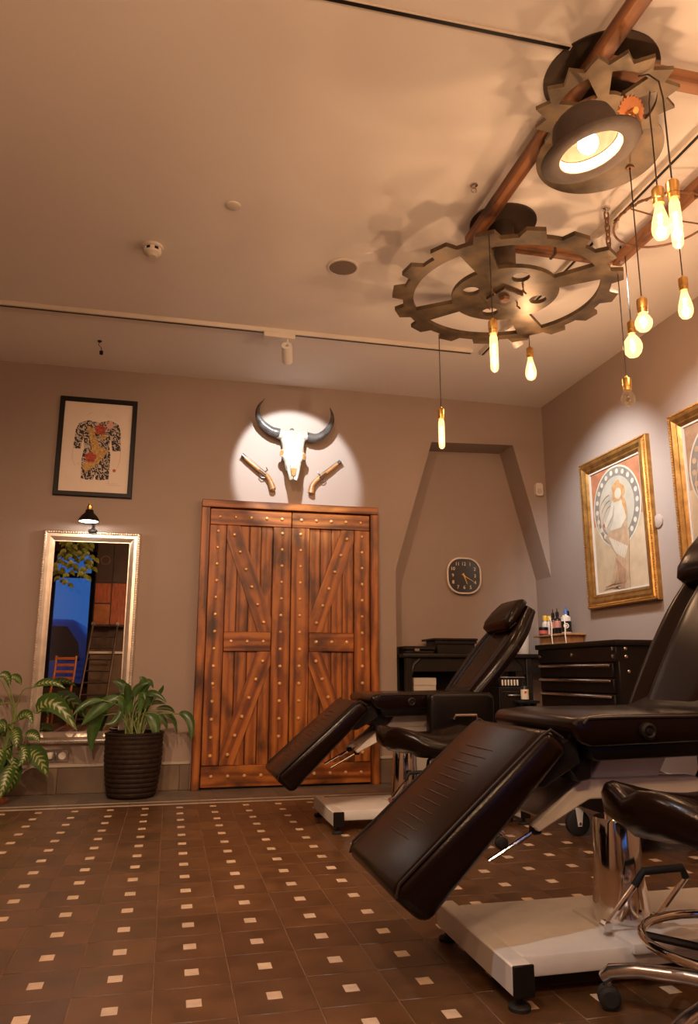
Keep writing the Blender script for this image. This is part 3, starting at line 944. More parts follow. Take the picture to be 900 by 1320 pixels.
# wire ring on the right beam
s = thing('wire_ring', 'twisted rusty wire hoop hanging at the right beam', 'hoop', (2.22, 2.80, 2.93))
rr = .226
obj('hoop', T([(2.22 + rr * math.cos(2 * PI * i / 40), 2.80 + rr * math.sin(2 * PI * i / 40), 2.932) for i in range(40)], .0055, 7, True), M['rust'], s)
obj('twist', T([(2.22 + (rr + .006 * math.cos(i * 1.9)) * math.cos(PI * .9 + PI * 1.0 * i / 40), 2.80 + (rr + .006 * math.cos(i * 1.9)) * math.sin(PI * .9 + PI * 1.0 * i / 40), 2.932 + .007 * math.sin(i * 1.9)) for i in range(41)], .0045, 6), M['rust'], s)
obj('cross_wire', T([(2.22 - rr + .02, 2.80 - .05, 2.933), (2.22, 2.79, 2.940), (2.22 + rr - .01, 2.80 - .02, 2.933)], .004, 6), M['rust'], s)
obj('tie', T([(2.25, 2.60, 2.926), (2.25, 2.60, 2.95)], .008, 6), M['rust'], s)

# pendant bulbs on cords
KIND = {
 'tube': [(.012, 0), (.0135, -.008), (.0175, -.022), (.0185, -.05), (.0185, -.155), (.0165, -.172), (.010, -.182), (0, -.186)],
 'pear': [(.012, 0), (.0135, -.010), (.020, -.035), (.030, -.075), (.033, -.100), (.031, -.118), (.022, -.136), (.010, -.143), (0, -.145)],
 'globe': [(.012, 0), (.0135, -.010), (.026, -.024), (.040, -.045), (.0475, -.070), (.0475, -.085), (.040, -.110), (.026, -.128), (0, -.135)],
 'small': [(.012, 0), (.014, -.008), (.024, -.018), (.033, -.035), (.035, -.048), (.031, -.064), (.020, -.078), (0, -.085)],
}
BULBS = [
 ('tube', (1.331, 2.851), 2.762, 2.342, True, 'lit tube bulb on a cord before the near rim of the large gear', None),
 ('tube', (1.477, 3.919), 2.762, 2.317, True, 'lit tube bulb hanging lowest, left of the alcove top', None),
 ('pear', (1.997, 3.785), 2.762, 2.695, True, 'lit pear bulb close under the far rim of the large gear', None),
 ('pear', (1.632, 2.071), 2.842, 2.515, True, 'left lit pear bulb of the pair under the hat lamp gear', [(1.585, 2.00, 2.842), (1.600, 2.03, 2.825), (1.622, 2.06, 2.79), (1.631, 2.070, 2.72)]),
 ('tube', (1.552, 1.895), 2.842, 2.405, True, 'long lit tube bulb of the pair under the hat lamp gear', [(1.500, 1.945, 2.842), (1.522, 1.92, 2.832), (1.545, 1.90, 2.79), (1.552, 1.896, 2.72)]),
 ('small', (1.809, 2.455), 2.902, 2.300, True, 'small round lit bulb hanging from the round plate grommet', None),
 ('globe', (2.235, 3.136), 2.944, 2.575, True, 'lit globe bulb hanging from the right beam before the wall', None),
 ('small', (2.112, 3.034), 2.762, 2.215, False, 'small unlit clear bulb, the lowest beside the right wall picture', None),
 ('pear', (2.225, 2.711), 2.944, 2.590, True, 'lit pear bulb at the far right under the wire hoop', None),
]
for q, (x, y) in enumerate(((1.405, 1.05), (2.25, 1.25), (1.405, .55), (2.25, .65))):  # unseen bulbs added on the beams to brighten the ceiling
    BULBS.append((('pear', 'globe', 'tube', 'pear')[q], (x, y), 2.944, 2.42 + .06 * q, True,
                  'added fill bulb on the %s beam overhead, %s of the two out of view' % (('left', 'right')[q % 2], ('farther', 'nearer')[q // 2]), None))
for q, (x, y) in enumerate(((-.30, .35), (.10, .15), (.45, .40))):  # unseen bulbs added over the camera as broad fill for the left side
    BULBS.append((('globe', 'pear', 'tube')[q], (x, y), H - .002, 2.10 - .08 * q, True,
                  'added fill bulb hanging from the ceiling above the camera, %s of three out of view' % ('first', 'second', 'third')[q], None))
for q, (x, y) in enumerate(((.95, -1.25), (1.65, -1.25))):  # unseen low globes added to throw fill under the chair seats
    BULBS.append(('globe', (x, y), H - .002, 2.05, True, 'added fill globe bulb low over the rear of the room, %s of two out of view' % ('left', 'right')[q], None))
for kind, (x, y), za, zs, lit, lab, extra in BULBS:
    s = thing('pendant_bulb', lab, 'light bulb', (x, y, zs - .25), 'filament bulbs on cords')
    pts = ([V(*e) for e in extra] if extra else [V(x, y, za)]) + [V(x, y, zs + .06), V(x, y, zs - .004)]
    obj('cord', T(pts, .0028, 6), M['cord'], s)
    mt = Matrix.Translation((x, y, zs))
    obj('socket', LA([(0, .004), (.006, .003), (.007, -.006), (.020, -.010), (.0215, -.014), (.0215, -.052), (.0195, -.054), (.0195, -.072), (0, -.072)], 20, mt), M['brass'], s)
    mb = Matrix.Translation((x, y, zs - .068))
    b = obj('bulb', LA(KIND[kind], 24, mb), M['bulbglass'] if lit else M['bulbclear'], s)
    h = -KIND[kind][-1][1]
    obj('filament', T([(x + .007 * math.cos(i * 2.4), y + .007 * math.sin(i * 2.4), zs - .068 - h * (.28 + .5 * i / 12)) for i in range(13)], .0036, 5), M['filament'] if lit else M['rust'], b)
    if lit:
        light('pendant_light', 'POINT', (x, y, zs - .068 - h * .6), 9.5 if y > .5 else (6 if x > .9 else 36), WARM, None, .02)
# ------------------------------------------------------------------ tattoo chairs
def rslab(bm, prof, y0, y1, bev, seg=3):
    """extrude an x,z profile along y with rounded edges"""
    m = XZ.copy(); m.translation = V(0, y1, 0)
    extr(bm, prof, y1 - y0, m)
    bmesh.ops.recalc_face_normals(bm, faces=bm.faces)
    bmesh.ops.bevel(bm, geom=list(bm.edges), offset=bev, segments=seg, affect='EDGES', profile=0.5)
    bmesh.ops.triangulate(bm, faces=[f for f in bm.faces if len(f.verts) > 4])
    return bm


def tattoo_chair(yc, hx, th, vlen, arm, label, dark):
    c = thing('tattoo_chair', label, 'tattoo chair', (1.28, yc, 0), 'black leather tattoo chairs')
    y0, y1 = yc - .25, yc + .25
    LEA = M['leather']
    # base
    bx = obj('base_plate', rslab(bmesh.new(), [(.885, .052), (.885, .098), (.90, .103), (1.86, .103), (1.875, .098), (1.875, .052)], yc - .20, yc + .235, .006, 2), M['white'], c)
    obj('cross_tube', B((.838, yc - .262, .036), (.892, yc + .275, .106), .004), M['white'], c)
    obj('cross_tube', B((1.86, yc - .262, .036), (1.914, yc + .275, .106), .004), M['white'], c)
    for x in (.838, 1.86):
        obj('end_cap', B((x - .001, yc - .268, .035), (x + .055, yc - .261, .107), .002), M['black'], c)
        for y in (yc - .235, yc + .255):
            f = obj('foot', LA([(0, 0), (.027, 0), (.028, .008), (.022, .014), (.008, .016), (.008, .038), (0, .038)], 18, Matrix.Translation((x + .027, y, 0))), M['rubber'], c)
    obj('base_collar', B((1.20, yc - .215, .085), (1.42, yc + .10, .112), .006, 2), M['white'], c)
    # column and lift linkage
    cy = yc - .02
    obj('column', LA([(.080, .108), (.077, .16), (.069, .24), (.064, .375), (.060, .385), (0, .385)], 36, Matrix.Translation((1.292, cy, 0))), M['chrome'], c)
    obj('piston', LA([(.030, .384), (.030, .47)], 20, Matrix.Translation((1.292, cy, 0))), M['chrome'], c)
    lk = [(.985, .388), (1.00, .372), (1.16, .452), (1.50, .452), (1.66, .415), (1.665, .432), (1.50, .505), (1.142, .508)]
    obj('linkage_bar', rslab(bmesh.new(), lk, yc - .115, yc - .075, .004, 1), M['white'], c)
    obj('linkage_bar', rslab(bmesh.new(), lk, yc + .075, yc + .115, .004, 1), M['white'], c)
    obj('linkage_web', rslab(bmesh.new(), [(1.02, .40), (1.15, .475), (1.50, .470), (1.50, .488), (1.145, .493), (1.015, .412)], yc - .075, yc + .075, .003, 1), M['white'], c)
    obj('seat_support', rslab(bmesh.new(), [(1.165, .505), (1.385, .505), (1.445, .602), (1.235, .602)], yc - .11, yc + .11, .004, 1), M['white'], c)
    for s in (-1, 1):
        r = obj('gas_strut', T([(.945, yc + s * .085, .338), (1.00, yc + s * .088, .372)], .0055, 8), M['chrome'], c)
        obj('strut_end', B((.988, yc + s * .088 - .014, .362), (1.016, yc + s * .088 + .014, .392), .005), M['black'], r)
        obj('gas_strut', T([(.86, yc + s * .085, .300), (.99, yc + s * .088, .367)], .0055, 8), M['chrome'], c)
    obj('back_strut', T([(1.50, yc - .10, .46), (1.60, yc - .10, .615)], .009, 10), M['chrome'], c)
    # pedal
    px = [(1.180, cy - .10, .130), (1.250, cy - .14, .235), (1.272, cy - .15, .272), (1.392, cy - .15, .275), (1.402, cy - .15, .250), (1.335, cy - .10, .137)]
    p = obj('pedal_bar', T(px[1:5], .0105, 10), M['rubber'], c)
    obj('pedal_rod', T([px[0], px[1]], .0075, 8), M['chrome'], p)
    obj('pedal_rod', T([px[4], px[5]], .0075, 8), M['chrome'], p)
    for q in (px[0], px[5]):
        obj('pivot', LA([(0, -.012), (.013, -.012), (.013, .012), (0, .012)], 14, frame(q, (0, 0, 1), (1, 0, 0))), M['chrome'], p)
    # seat: rolled front lip, padded sides
    sb = bmesh.new()
    rslab(sb, [(1.035, .655), (1.05, .683), (1.12, .690), (1.40, .690), (1.70, .694), (1.735, .68), (1.735, .615), (1.10, .602), (1.06, .618)], y0, y1, .018, 3)
    for v in sb.verts:                                   # shallow dish, front edge dipping at its middle
        f = 1 - ((v.co.y - yc) / .25) ** 2
        if v.co.z > .65:
            v.co.z -= .012 * max(0, f)
        if v.co.x < 1.13 and v.co.z > .62: v.co.z -= .010 * max(0, f)
    seat = obj('seat', sb, LEA, c)
    ys = y0 - .001
    pip = [(1.075, .668), (1.09, .682), (1.16, .684), (1.40, .684), (1.70, .686)]
    obj('piping', T([(x, ys, z - .004) for x, z in pip], .0042, 6), M['piping'], seat)
    obj('seat_apron', rslab(bmesh.new(), [(1.09, .608), (1.72, .618), (1.70, .575), (1.12, .565)], yc - .225, yc + .225, .01, 2), M['leather2'], c)
    k = obj('knob', LA([(0, 0), (.021, 0), (.023, .004), (.023, .016), (.016, .020), (.010, .016), (.008, .020), (0, .021)], 22, frame((1.262, y0 + .002, .643), (1, 0, 0), (0, 0, 1))), M['black'], c)
    obj('front_bracket', rslab(bmesh.new(), [(1.03, .605), (1.16, .605), (1.14, .51), (1.10, .505)], yc - .16, yc + .16, .004, 1), M['blackmetal'], c)
    # leg rest
    lb = bmesh.new()
    prof = [(.974, .660), (1.046, .604), (.632, .196), (.538, .276)]
    rslab(lb, prof, y0 + .003, y1 - .003, .032, 4)
    lr = obj('leg_rest', lb, LEA, c)
    A, Bq = V(.950, 0, .6388), V(.560, 0, .2953)
    e = (Bq - A).normalized(); nn = V(e.z, 0, -e.x)
    if nn.z < 0: nn = -nn
    for yy in (y0 + .012, y1 - .012):
        obj('piping', T([V(1.02, yy, .628), V(.985, yy, .650), V(.962, yy, .634) + nn * .002, V(.76, yy, .463) + nn * .003, V(.565, yy, .298) + nn * .001, V(.555, yy, .268)], .0042, 6), M['piping'], lr)
    for i in range(12):
        q = A + (Bq - A) * (.16 + .058 * i) + nn * .0004
        obj('seam', T([(q.x, yc - .085, q.z), (q.x, yc + .03, q.z), (q.x, yc + .115, q.z)], [.0012, .0026, .0012], 6), M['seam'], lr)
    obj('hinge_plate', rslab(bmesh.new(), [(1.00, .60), (1.08, .63), (1.09, .56), (.98, .50), (.93, .50)], yc - .20, yc + .20, .004, 1), M['blackmetal'], c)
    # backrest
    d = V(math.cos(th), 0, math.sin(th)); n = V(-math.sin(th), 0, math.cos(th))
    o0 = V(hx, yc, .695)
    def P(v, y, h): return o0 + d * v + n * h + V(0, y, 0)
    nv, nu = 16, 24
    front, back = [], []
    rings = []
    for i in range(nv + 1):
        t = i / nv; v = t * vlen
        w = .225 + .034 * math.sin(PI * min(1, t * 1.1)) - .075 * max(0, (t - .55) / .45) ** 1.5
        th_ = .078 * (1 - .25 * max(0, (t - .8) / .2))
        ring = []
        for j in range(nu + 1):
            u = -1 + 2 * j / nu
            a = abs(u)
            hgt = .012 * math.exp(-((a - .78) / .12) ** 2) - .014 * math.exp(-((a - .56) / .045) ** 2) * (1 if t < .75 else .4)
            edge = .030 * max(0, (a - .86) / .14) ** 2
            ring.append(P(v, u * w, hgt - edge))
        for j in range(nu, -1, -1):
            u = -1 + 2 * j / nu
            ring.append(P(v, u * w * .985, -th_ + .012 * max(0, (abs(u) - .8) / .2) ** 2))
        rings.append(ring)
    bk = loft(bmesh.new(), rings)
    b = obj('backrest', bk, LEA, c, angle=60)
    for s in (-1, 1):
        pts = []
        for i in range(nv + 1):
            t = i / nv
            w = .225 + .034 * math.sin(PI * min(1, t * 1.1)) - .075 * max(0, (t - .55) / .45) ** 1.5
            pts.append(P(t * vlen, s * w * 1.0, -.032))
        obj('piping', T(pts, .0045, 6), M['piping'], b)
    obj('knob', LA([(0, 0), (.020, 0), (.022, .004), (.022, .012), (.014, .016), (0, .017)], 20, frame(P(.34, -.243, -.045), (1, 0, 0), (0, 0, 1))), M['black'], b)
    obj('hinge_cover', rslab(bmesh.new(), [(hx - .01, .70), (hx + .05, .735), (hx + .14, .66), (hx + .06, .60), (hx - .05, .62)], yc - .19, yc + .19, .006, 1), M['blackmetal'], c)
    # headrest pillow
    hr = []
    for v, w, h0, h1 in ((.0, .150, .000, .018), (.012, .176, -.004, .050), (.05, .182, -.004, .064), (.12, .168, -.004, .066), (.19, .145, -.004, .058), (.215, .128, .0, .042), (.228, .10, .008, .026)):
        ring = []
        for j in range(20):
            a = 2 * PI * j / 20
            cx, cz = math.cos(a), math.sin(a)
            sx = math.copysign(abs(cx) ** .45, cx); sz = math.copysign(abs(cz) ** .45, cz)
            ring.append(P(vlen - .20 + v, sx * w, (h0 + h1) / 2 + sz * (h1 - h0) / 2 + .012))
        hr.append(ring)
    h = obj('headrest', loft(bmesh.new(), hr), LEA, c, angle=60)
    obj('piping', T([P(vlen - .145, .183, .02), P(vlen - .188, .172, .024), P(vlen - .196, .10, .026), P(vlen - .196, -.10, .026), P(vlen - .188, -.172, .024), P(vlen - .145, -.183, .02)], .004, 6), M['piping'], h)
    if arm:
        ab = bmesh.new()
        rslab(ab, [(1.335, .675), (1.36, .692), (1.66, .690), (1.705, .665), (1.70, .50), (1.66, .475), (1.46, .455), (1.36, .43), (1.335, .47)], y0 - .085, y0 - .012, .02, 3)
        a_ = obj('armrest', ab, M['leather2'], c)
        hd = obj('handle', T([(1.462, y0 - .083, .558), (1.462, y0 - .108, .560), (1.466, y0 - .112, .577), (1.585, y0 - .112, .577), (1.589, y0 - .108, .560), (1.589, y0 - .083, .558)], .007, 8), M['alu'], a_)
        obj('arm_bracket', B((1.46, y0 - .02, .60), (1.60, y0 + .004, .66), .003), M['blackmetal'], c)
    return c


tattoo_chair(2.105, 1.512, R(58), .66, False, 'nearest dark leather tattoo chair on a white base, large in front', True)
tattoo_chair(4.165, 1.628, R(50), .625, True, 'far dark leather tattoo chair before the double door, armrest hanging down', True)

# ------------------------------------------------------------------ saddle stools
def saddle_stool(cx, cy, yaw, zs, label):
    s = thing('saddle_stool', label, 'stool', (0, 0, 0), 'black saddle stools', local=True)
    rings = []
    n = 36
    def ht(x, y):                       # saddle: two lobes split by a groove, pommel raised
        g = -.028 * math.exp(-(y / .035) ** 2)
        return .030 * (x / .2) ** 2 + g - .30 * (abs(y) - .07) ** 2 * (1 if abs(y) > .07 else 0) * 4
    def outl(a, k): return ((.255 * math.cos(a) - .015) * k, (.245 * math.sin(a)) * k * (1 + .10 * math.cos(a) * -1))
    bm = bmesh.new()
    lev = [(.55, -.075), (.90, -.070), (1.0, -.052), (1.015, -.025), (.985, -.004), (.93, .006), (.75, .010), (.5, .010), (.25, .010)]
    for k, dz in lev:
        ring = []
        for j in range(n):
            x, y = outl(2 * PI * j / n, k)
            f = 1 if dz > -.03 else .55
            ring.append((x, y, zs + dz + ht(x, y) * f))
        rings.append(ring)
    loft(bm, rings)
    obj('seat', bm, M['leather'], s, angle=70)
    obj('seat_pan', LA([(0, zs - .098), (.09, zs - .098), (.12, zs - .07), (0, zs - .07)], 24), M['black'], s)
    obj('gas_lift', LA([(.025, .09), (.025, .26), (.014, .262), (.014, zs - .095)], 18), M['chrome'], s)
    for k in range(5):
        a = R(130 + 72 * k - yaw)
        ca, sa = math.cos(a), math.sin(a)
        pts = [(.03 * ca, .03 * sa, .112), (.12 * ca, .12 * sa, .110), (.23 * ca, .23 * sa, .100), (.295 * ca, .295 * sa, .084), (.315 * ca, .315 * sa, .066)]
        bm = bmesh.new(); tube(bm, pts, [.021, .019, .017, .018, .015], 10)
        leg = obj('leg', bm, M['alu'], s)
        x, y = .304 * ca, .304 * sa
        cm = frame((x, y, .027), (sa, -ca, 0), (0, 0, 1))
        ax = Matrix.Translation((x, y, .027)) @ Matrix.Rotation(a + .5, 4, 'Z') @ Matrix.Rotation(R(90), 4, 'X')
        obj('caster', LA([(0, -.022), (.018, -.022), (.026, -.018), (.027, -.006), (.022, -.002), (.022, .002), (.027, .006), (.026, .018), (.018, .022), (0, .022)], 20, ax), M['rubber'], leg)
        obj('caster_stem', LA([(.008, .027), (.008, .072)], 8, Matrix.Translation((x, y, 0))), M['alu'], leg)
    obj('hub', LA([(0, .085), (.034, .088), (.036, .125), (.028, .135), (0, .135)], 20), M['alu'], s)
    fr_ = obj('foot_ring', T([(.205 * math.cos(2 * PI * i / 36), .205 * math.sin(2 * PI * i / 36), .205) for i in range(36)], .0105, 10, True), M['chrome'], s)
    for k in range(3):
        a = R(30 + 120 * k)
        obj('spoke', T([(.02 * math.cos(a), .02 * math.sin(a), .18), (.20 * math.cos(a), .20 * math.sin(a), .203)], .009, 8), M['black'], fr_)
    lv = obj('lever', T([(0, 0, zs - .09), (-.06, -.05, zs - .11), (-.10, -.10, zs - .16), (-.115, -.115, zs - .20)], .007, 8), M['black'], s)
    lm = frame((-.115, -.115, zs - .20), (1, -.6, 0), (.35, .2, 1))
    obj('lever_paddle', LA([(0, -.052), (.014, -.046), (.019, -.03), (.016, -.008), (.010, .012), (.008, .03), (0, .03)], 14, frame((-.115, -.115, zs - .20), (1, -.4, .3), (.3, 1, 0)) @ Matrix.Identity(4), (1, .55)), M['black'], lv)
    s.location = (cx, cy, 0)
    s.rotation_euler.z = R(yaw)
    return s
st_a = saddle_stool(1.275, 1.59, 0, .50, 'black saddle stool with polished star base in the near right corner')
st_b = saddle_stool(1.235, 3.50, 12, .507, 'black saddle stool standing beside the far tattoo chair')

# ------------------------------------------------------------------ tool cart by the right
X0, X1, Y0, Y1 = 2.0, 2.46, 3.115, 3.90
c = thing('tool_cart', 'black metal tool cart with three drawers and silver handles', 'tool cart', (2.23, 3.5, 0))
obj('body', B((X0 + .012, Y0 + .01, .590), (X1, Y1 - .01, .925), .004), M['blackmetal'], c)
obj('lid', B((X0 - .006, Y0 - .004, .918), (X1 + .01, Y1 + .012, .946), .006, 2), M['blackmetal'], c)
obj('lid_front', B((X0 + .001, Y0 + .01, .845), (X0 + .02, Y1 - .01, .917), .003), M['blackmetal'], c)
for z0, z1 in ((.772, .838), (.700, .767), (.608, .695)):
    dr = obj('drawer', B((X0, Y0 + .045, z0), (X0 + .03, Y1 - .03, z1), .003), M['blackmetal'], c)
    obj('handle', T([(X0 - .008, Y0 + .055, z1 - .012), (X0 - .012, Y0 + .06, z1 - .010), (X0 - .012, Y1 - .045, z1 - .010), (X0 - .008, Y1 - .04, z1 - .012)], .0075, 8), M['alu'], dr)
lk = obj('lock', LA([(0, 0), (.010, 0), (.010, .006), (.004, .008), (0, .008)], 14, frame((X0 + .002, 3.52, .882), (0, -1, 0), (0, 0, 1))), M['alu'], c)
cap = [(0, -.001), (.0085, -.001), (.0085, .004), (.004, .007), (0, .0075)]
for y, z in ((Y0 + .035, .905), (Y0 + .035, .870), (Y1 - .03, .88)):
    obj('bolt', LA(cap, 12, frame((X0 + .001, y, z), (0, -1, 0), (0, 0, 1))), M['alu'], c)
for x, z in ((X0 + .05, .905), (X0 + .05, .868), (X0 + .06, .80)):
    obj('bolt', LA(cap, 12, frame((x, Y0 + .010, z), (1, 0, 0), (0, 0, 1))), M['alu'], c)
for x in (X0 + .02, X1 - .045):
    for y in (Y0 + .03, Y1 - .07):
        obj('post', B((x, y, .20), (x + .03, y + .03, .595), .002), M['blackmetal'], c)
obj('tray', rslab(bmesh.new(), [(X0 + .005, .24), (X0 + .005, .15), (X0 + .06, .135), (X1 - .04, .135), (X1, .15), (X1, .24), (X1 - .01, .24), (X1 - .015, .155), (X0 + .02, .155), (X0 + .015, .24)], Y0 + .02, Y1 - .03, .002, 1), M['blackmetal'], c)
for x, y in ((X0 + .02, 3.60), (X0 + .06, Y0 + .10), (X1 - .05, 3.60), (X1 - .05, Y0 + .10)):
    w = obj('caster', LA([(0, -.018), (.05, -.018), (.061, -.013), (.0625, 0), (.061, .013), (.05, .018), (0, .018)], 26, frame((x, y, .0625), (1, 0, 0), (0, 0, 1))), M['rubber'], c)
    for s in (-1, 1):
        obj('fork', EX([(-.010, -.014), (.010, -.014), (.024, .075), (-.020, .075)], .004, frame((x, y + s * .024 + .002, .0625), (1, 0, 0), (0, 0, 1))), M['white'], w)
    obj('axle', LA([(.007, -.03), (.007, .03)], 10, frame((x, y, .0625), (1, 0, 0), (0, 0, 1))), M['chrome'], w)

# ------------------------------------------------------------------ desk in the alcove
s = thing('desk', 'black wooden desk standing in the alcove behind the far chair', 'desk', (2.2, 5.62, 0))
obj('tabletop', B((1.70, 5.44, .905), (2.93, 5.80, .935), .005, 2), M['blackwood'], s)
obj('apron', B((1.73, 5.47, .80), (2.90, 5.49, .905), .003), M['blackwood'], s)
for x in (1.72, 2.70):
    for y in (5.45, 5.74):
        obj('leg', B((x, y, 0), (x + .05, y + .05, .905), .006), M['blackwood'], s)
for x, d in ((1.77, 1), (2.70, -1)):
    obj('corner_brace', T([(x, 5.475, .78), (x + .02 * d, 5.475, .85), (x + .07 * d, 5.475, .895)], .014, 8), M['blackwood'], s)
obj('side_panel', B((1.692, 5.60, 0), (1.715, 5.835, .985), .003), M['blackwood'], s)
obj('back_panel', B((1.70, 5.80, .2), (2.30, 5.838, .98), .003), M['blackwood'], s)
s = thing('flat_box', 'flat black case lying on the left end of the alcove desk', 'box', (1.83, 5.56, .936))
obj('body', B((1.724, 5.46, .936), (1.95, 5.70, .958), .004), M['blackwood'], s)
obj('lid', B((1.720, 5.45, .962), (1.955, 5.71, .990), .005), M['blackwood'], s)
obj('latch', B((1.79, 5.444, .950), (1.83, 5.452, .972), .002), M['alu'], s)
s = thing('black_chest', 'black wooden chest with a wide lid on the alcove desk', 'box', (2.12, 5.64, .936))
obj('body', B((1.990, 5.50, .936), (2.30, 5.76, 1.035), .004), M['blackwood'], s)
obj('lid', B((1.958, 5.47, 1.035), (2.315, 5.78, 1.052), .004), M['blackwood'], s)
obj('rim', B((1.97, 5.485, 1.01), (2.31, 5.495, 1.035), .002), M['blackwood'], s)
s = thing('white_box', 'pale cardboard box standing under the alcove desk', 'box', (1.83, 5.6, 0))
obj('carton', B((1.80, 5.52, 0), (1.98, 5.72, .755), .003), M['mat_white'], s)
obj('flap', B((1.80, 5.515, .70), (1.98, 5.52, .752)), M['mat_white'], s)
s = thing('drawer_unit', 'low black drawer unit beside the alcove desk leg', 'drawer unit', (2.48, 5.36, 0))
obj('body', B((2.36, 5.22, 0), (2.63, 5.43, .69), .004), M['blackwood'], s)
for z in (.02, .24, .46):
    dr = obj('drawer', B((2.37, 5.208, z), (2.62, 5.222, z + .20), .003), M['blackwood'], s)
    obj('handle', B((2.42, 5.198, z + .165), (2.57, 5.209, z + .175), .002), M['alu'], dr)
s = thing('power_unit', 'black box with rows of white keys on the drawer unit', 'device', (2.47, 5.33, .691))
obj('body', rslab(bmesh.new(), [(2.375, .691), (2.585, .691), (2.585, .765), (2.375, .765)], 5.25, 5.41, .004, 1), M['black'], s)
obj('front_lip', B((2.385, 5.243, .755), (2.58, 5.251, .763), .001), M['alu'], s)
for i in range(6):
    obj('key', B((2.395 + .024 * i, 5.244, .700), (2.407 + .024 * i, 5.252, .742), .001), M['cream'], s)
s = thing('ink_bottle', 'small dark ink bottle with a pale label before the key box', 'bottle', (2.53, 5.235, .60))
s2 = thing('bottle_stand', 'small black side shelf under the labelled ink bottle', 'shelf', (2.53, 5.19, 0))
obj('top', B((2.45, 5.10, .575), (2.62, 5.185, .595), .003), M['blackwood'], s2)
obj('leg', B((2.47, 5.11, 0), (2.49, 5.17, .576), .002), M['blackwood'], s2)
obj('leg', B((2.58, 5.11, 0), (2.60, 5.17, .576), .002), M['blackwood'], s2)
mt = Matrix.Translation((2.525, 5.145, .596))
obj('body', LA([(0, 0), (.026, 0), (.028, .006), (.028, .085), (.020, .10), (.010, .106), (.010, .118), (0, .118)], 20, mt), M['darkglass'], s)
obj('label_band', open_lathe(bmesh.new(), [(.0283, .008), (.0288, .008), (.0288, .078), (.0283, .078)], 20, mt), M['cream'], s)
obj('label_dot', LA([(0, 0), (.009, 0), (.009, .001), (0, .001)], 12, frame((2.518, 5.1166, .655), (1, 0, 0), (0, 0, 1))), M['redlabel'], s)
obj('label_dot', LA([(0, 0), (.008, 0), (.008, .001), (0, .001)], 12, frame((2.535, 5.1166, .662), (1, 0, 0), (0, 0, 1))), M['yellowcap'], s)
obj('cap', LA([(0, .116), (.012, .116), (.012, .135), (.005, .14), (.003, .16), (0, .16)], 14, mt), M['black'], s)
s = thing('paper_roll', 'stack of pale paper rolls behind the far chair headrest', 'paper roll', (2.765, 5.62, .936))
for k, z in enumerate((.936, 1.10)):
    obj('roll', LA([(.014, z), (.048, z), (.050, z + .004), (.050, z + .156), (.048, z + .160), (.014, z + .160)], 24, Matrix.Translation((2.765, 5.62, 0))), M['mat_white'], s)

# ------------------------------------------------------------------ bottle shelf on the right wall
s = thing('wall_shelf', 'small wooden shelf with a box bracket on the right wall', 'shelf', (2.93, 5.34, 1.0))
obj('board', B((2.86, 5.09, 1.068), (RW - .001, 5.625, 1.084), .003), M['shelfwood'], s)
obj('bracket_box', B((2.88, 5.13, .965), (RW - .001, 5.55, 1.068), .004), M['shelfwood'], s)
def bottle(name, label, x, y, r, h, body, cap, caph=.03, capr=.6, lab=None, lz=(.2, .7), logo=None, tip=False):
    b = thing(name, label, 'bottle', (0, 0, 0), None, local=True)
    hb = h - caph
    obj('body', LA([(0, 0), (r * .92, 0), (r, .004), (r, hb * .74), (r * .92, hb * .84), (r * capr * .8, hb * .94), (r * capr * .8, hb + .004), (0, hb + .004)], 20), body, b)
    obj('cap', LA([(0, hb), (r * capr, hb), (r * capr, h - .004), (r * capr * .9, h), (0, h)] + [], 16), cap, b)
    if tip: obj('nozzle', LA([(.005, h - .001), (.002, h + .03)], 10), cap, b)
    if lab: obj('label_band', open_lathe(bmesh.new(), [(r + .0002, hb * lz[0]), (r + .0008, hb * lz[0]), (r + .0008, hb * lz[1]), (r + .0002, hb * lz[1])], 20), lab, b)
    if logo:
        a = math.atan2(-y, -x)
        mm = frame((math.cos(a) * (r + .001), math.sin(a) * (r + .001), hb * .38), (math.sin(a) * -1, math.cos(a), 0), (0, 0, 1))
        obj('logo_ring', open_lathe(bmesh.new(), [(.013, -.002), (.020, -.002), (.020, .0012), (.013, .0012)], 20, mm), logo, b)
        obj('logo_dot', LA([(0, -.002), (.008, -.002), (.008, .0012), (0, .0012)], 14, mm), logo, b)
    b.location = (x, y, 1.0845)
bottle('squeeze_bottle', 'white bottle with a yellow cap, leftmost on the wall shelf', 2.945, 5.570, .026, .160, M['milky'], M['yellowcap'], .04, .75)
bottle('squeeze_bottle', 'white bottle with a yellow cap beside the dark bottles on the shelf', 2.955, 5.520, .024, .155, M['milky'], M['yellowcap'], .04, .75)
bottle('ink_bottle', 'dark bottle with a salmon label, left of the two on the shelf', 2.90, 5.355, .027, .165, M['darkglass'], M['black'], .035, .45, M['pinklabel'], (.35, .72), None, True)
bottle('ink_bottle', 'dark bottle with a salmon label, right of the two on the shelf', 2.90, 5.288, .028, .168, M['darkglass'], M['black'], .035, .45, M['pinklabel'], (.35, .75), None, True)
bottle('ink_bottle', 'dark bottle with a black cap at the back of the shelf', 2.97, 5.262, .024, .175, M['darkglass'], M['black'], .05, .7)
bottle('soap_bottle', 'white bottle with blue cap and black round-logo label on the shelf', 2.915, 5.185, .038, .175, M['milky'], M['bluecap'], .03, .35, M['darkglass'], (.06, .62), M['milky'], True)
s = thing('ointment_jar', 'low black jar with a red label at the left front of the shelf', 'jar', (2.895, 5.515, 1.085))
obj('body', LA([(0, 1.0845), (.034, 1.0845), (.035, 1.09), (.035, 1.128), (0, 1.128)], 22, Matrix.Translation((2.897, 5.515, 0))), M['darkglass'], s)
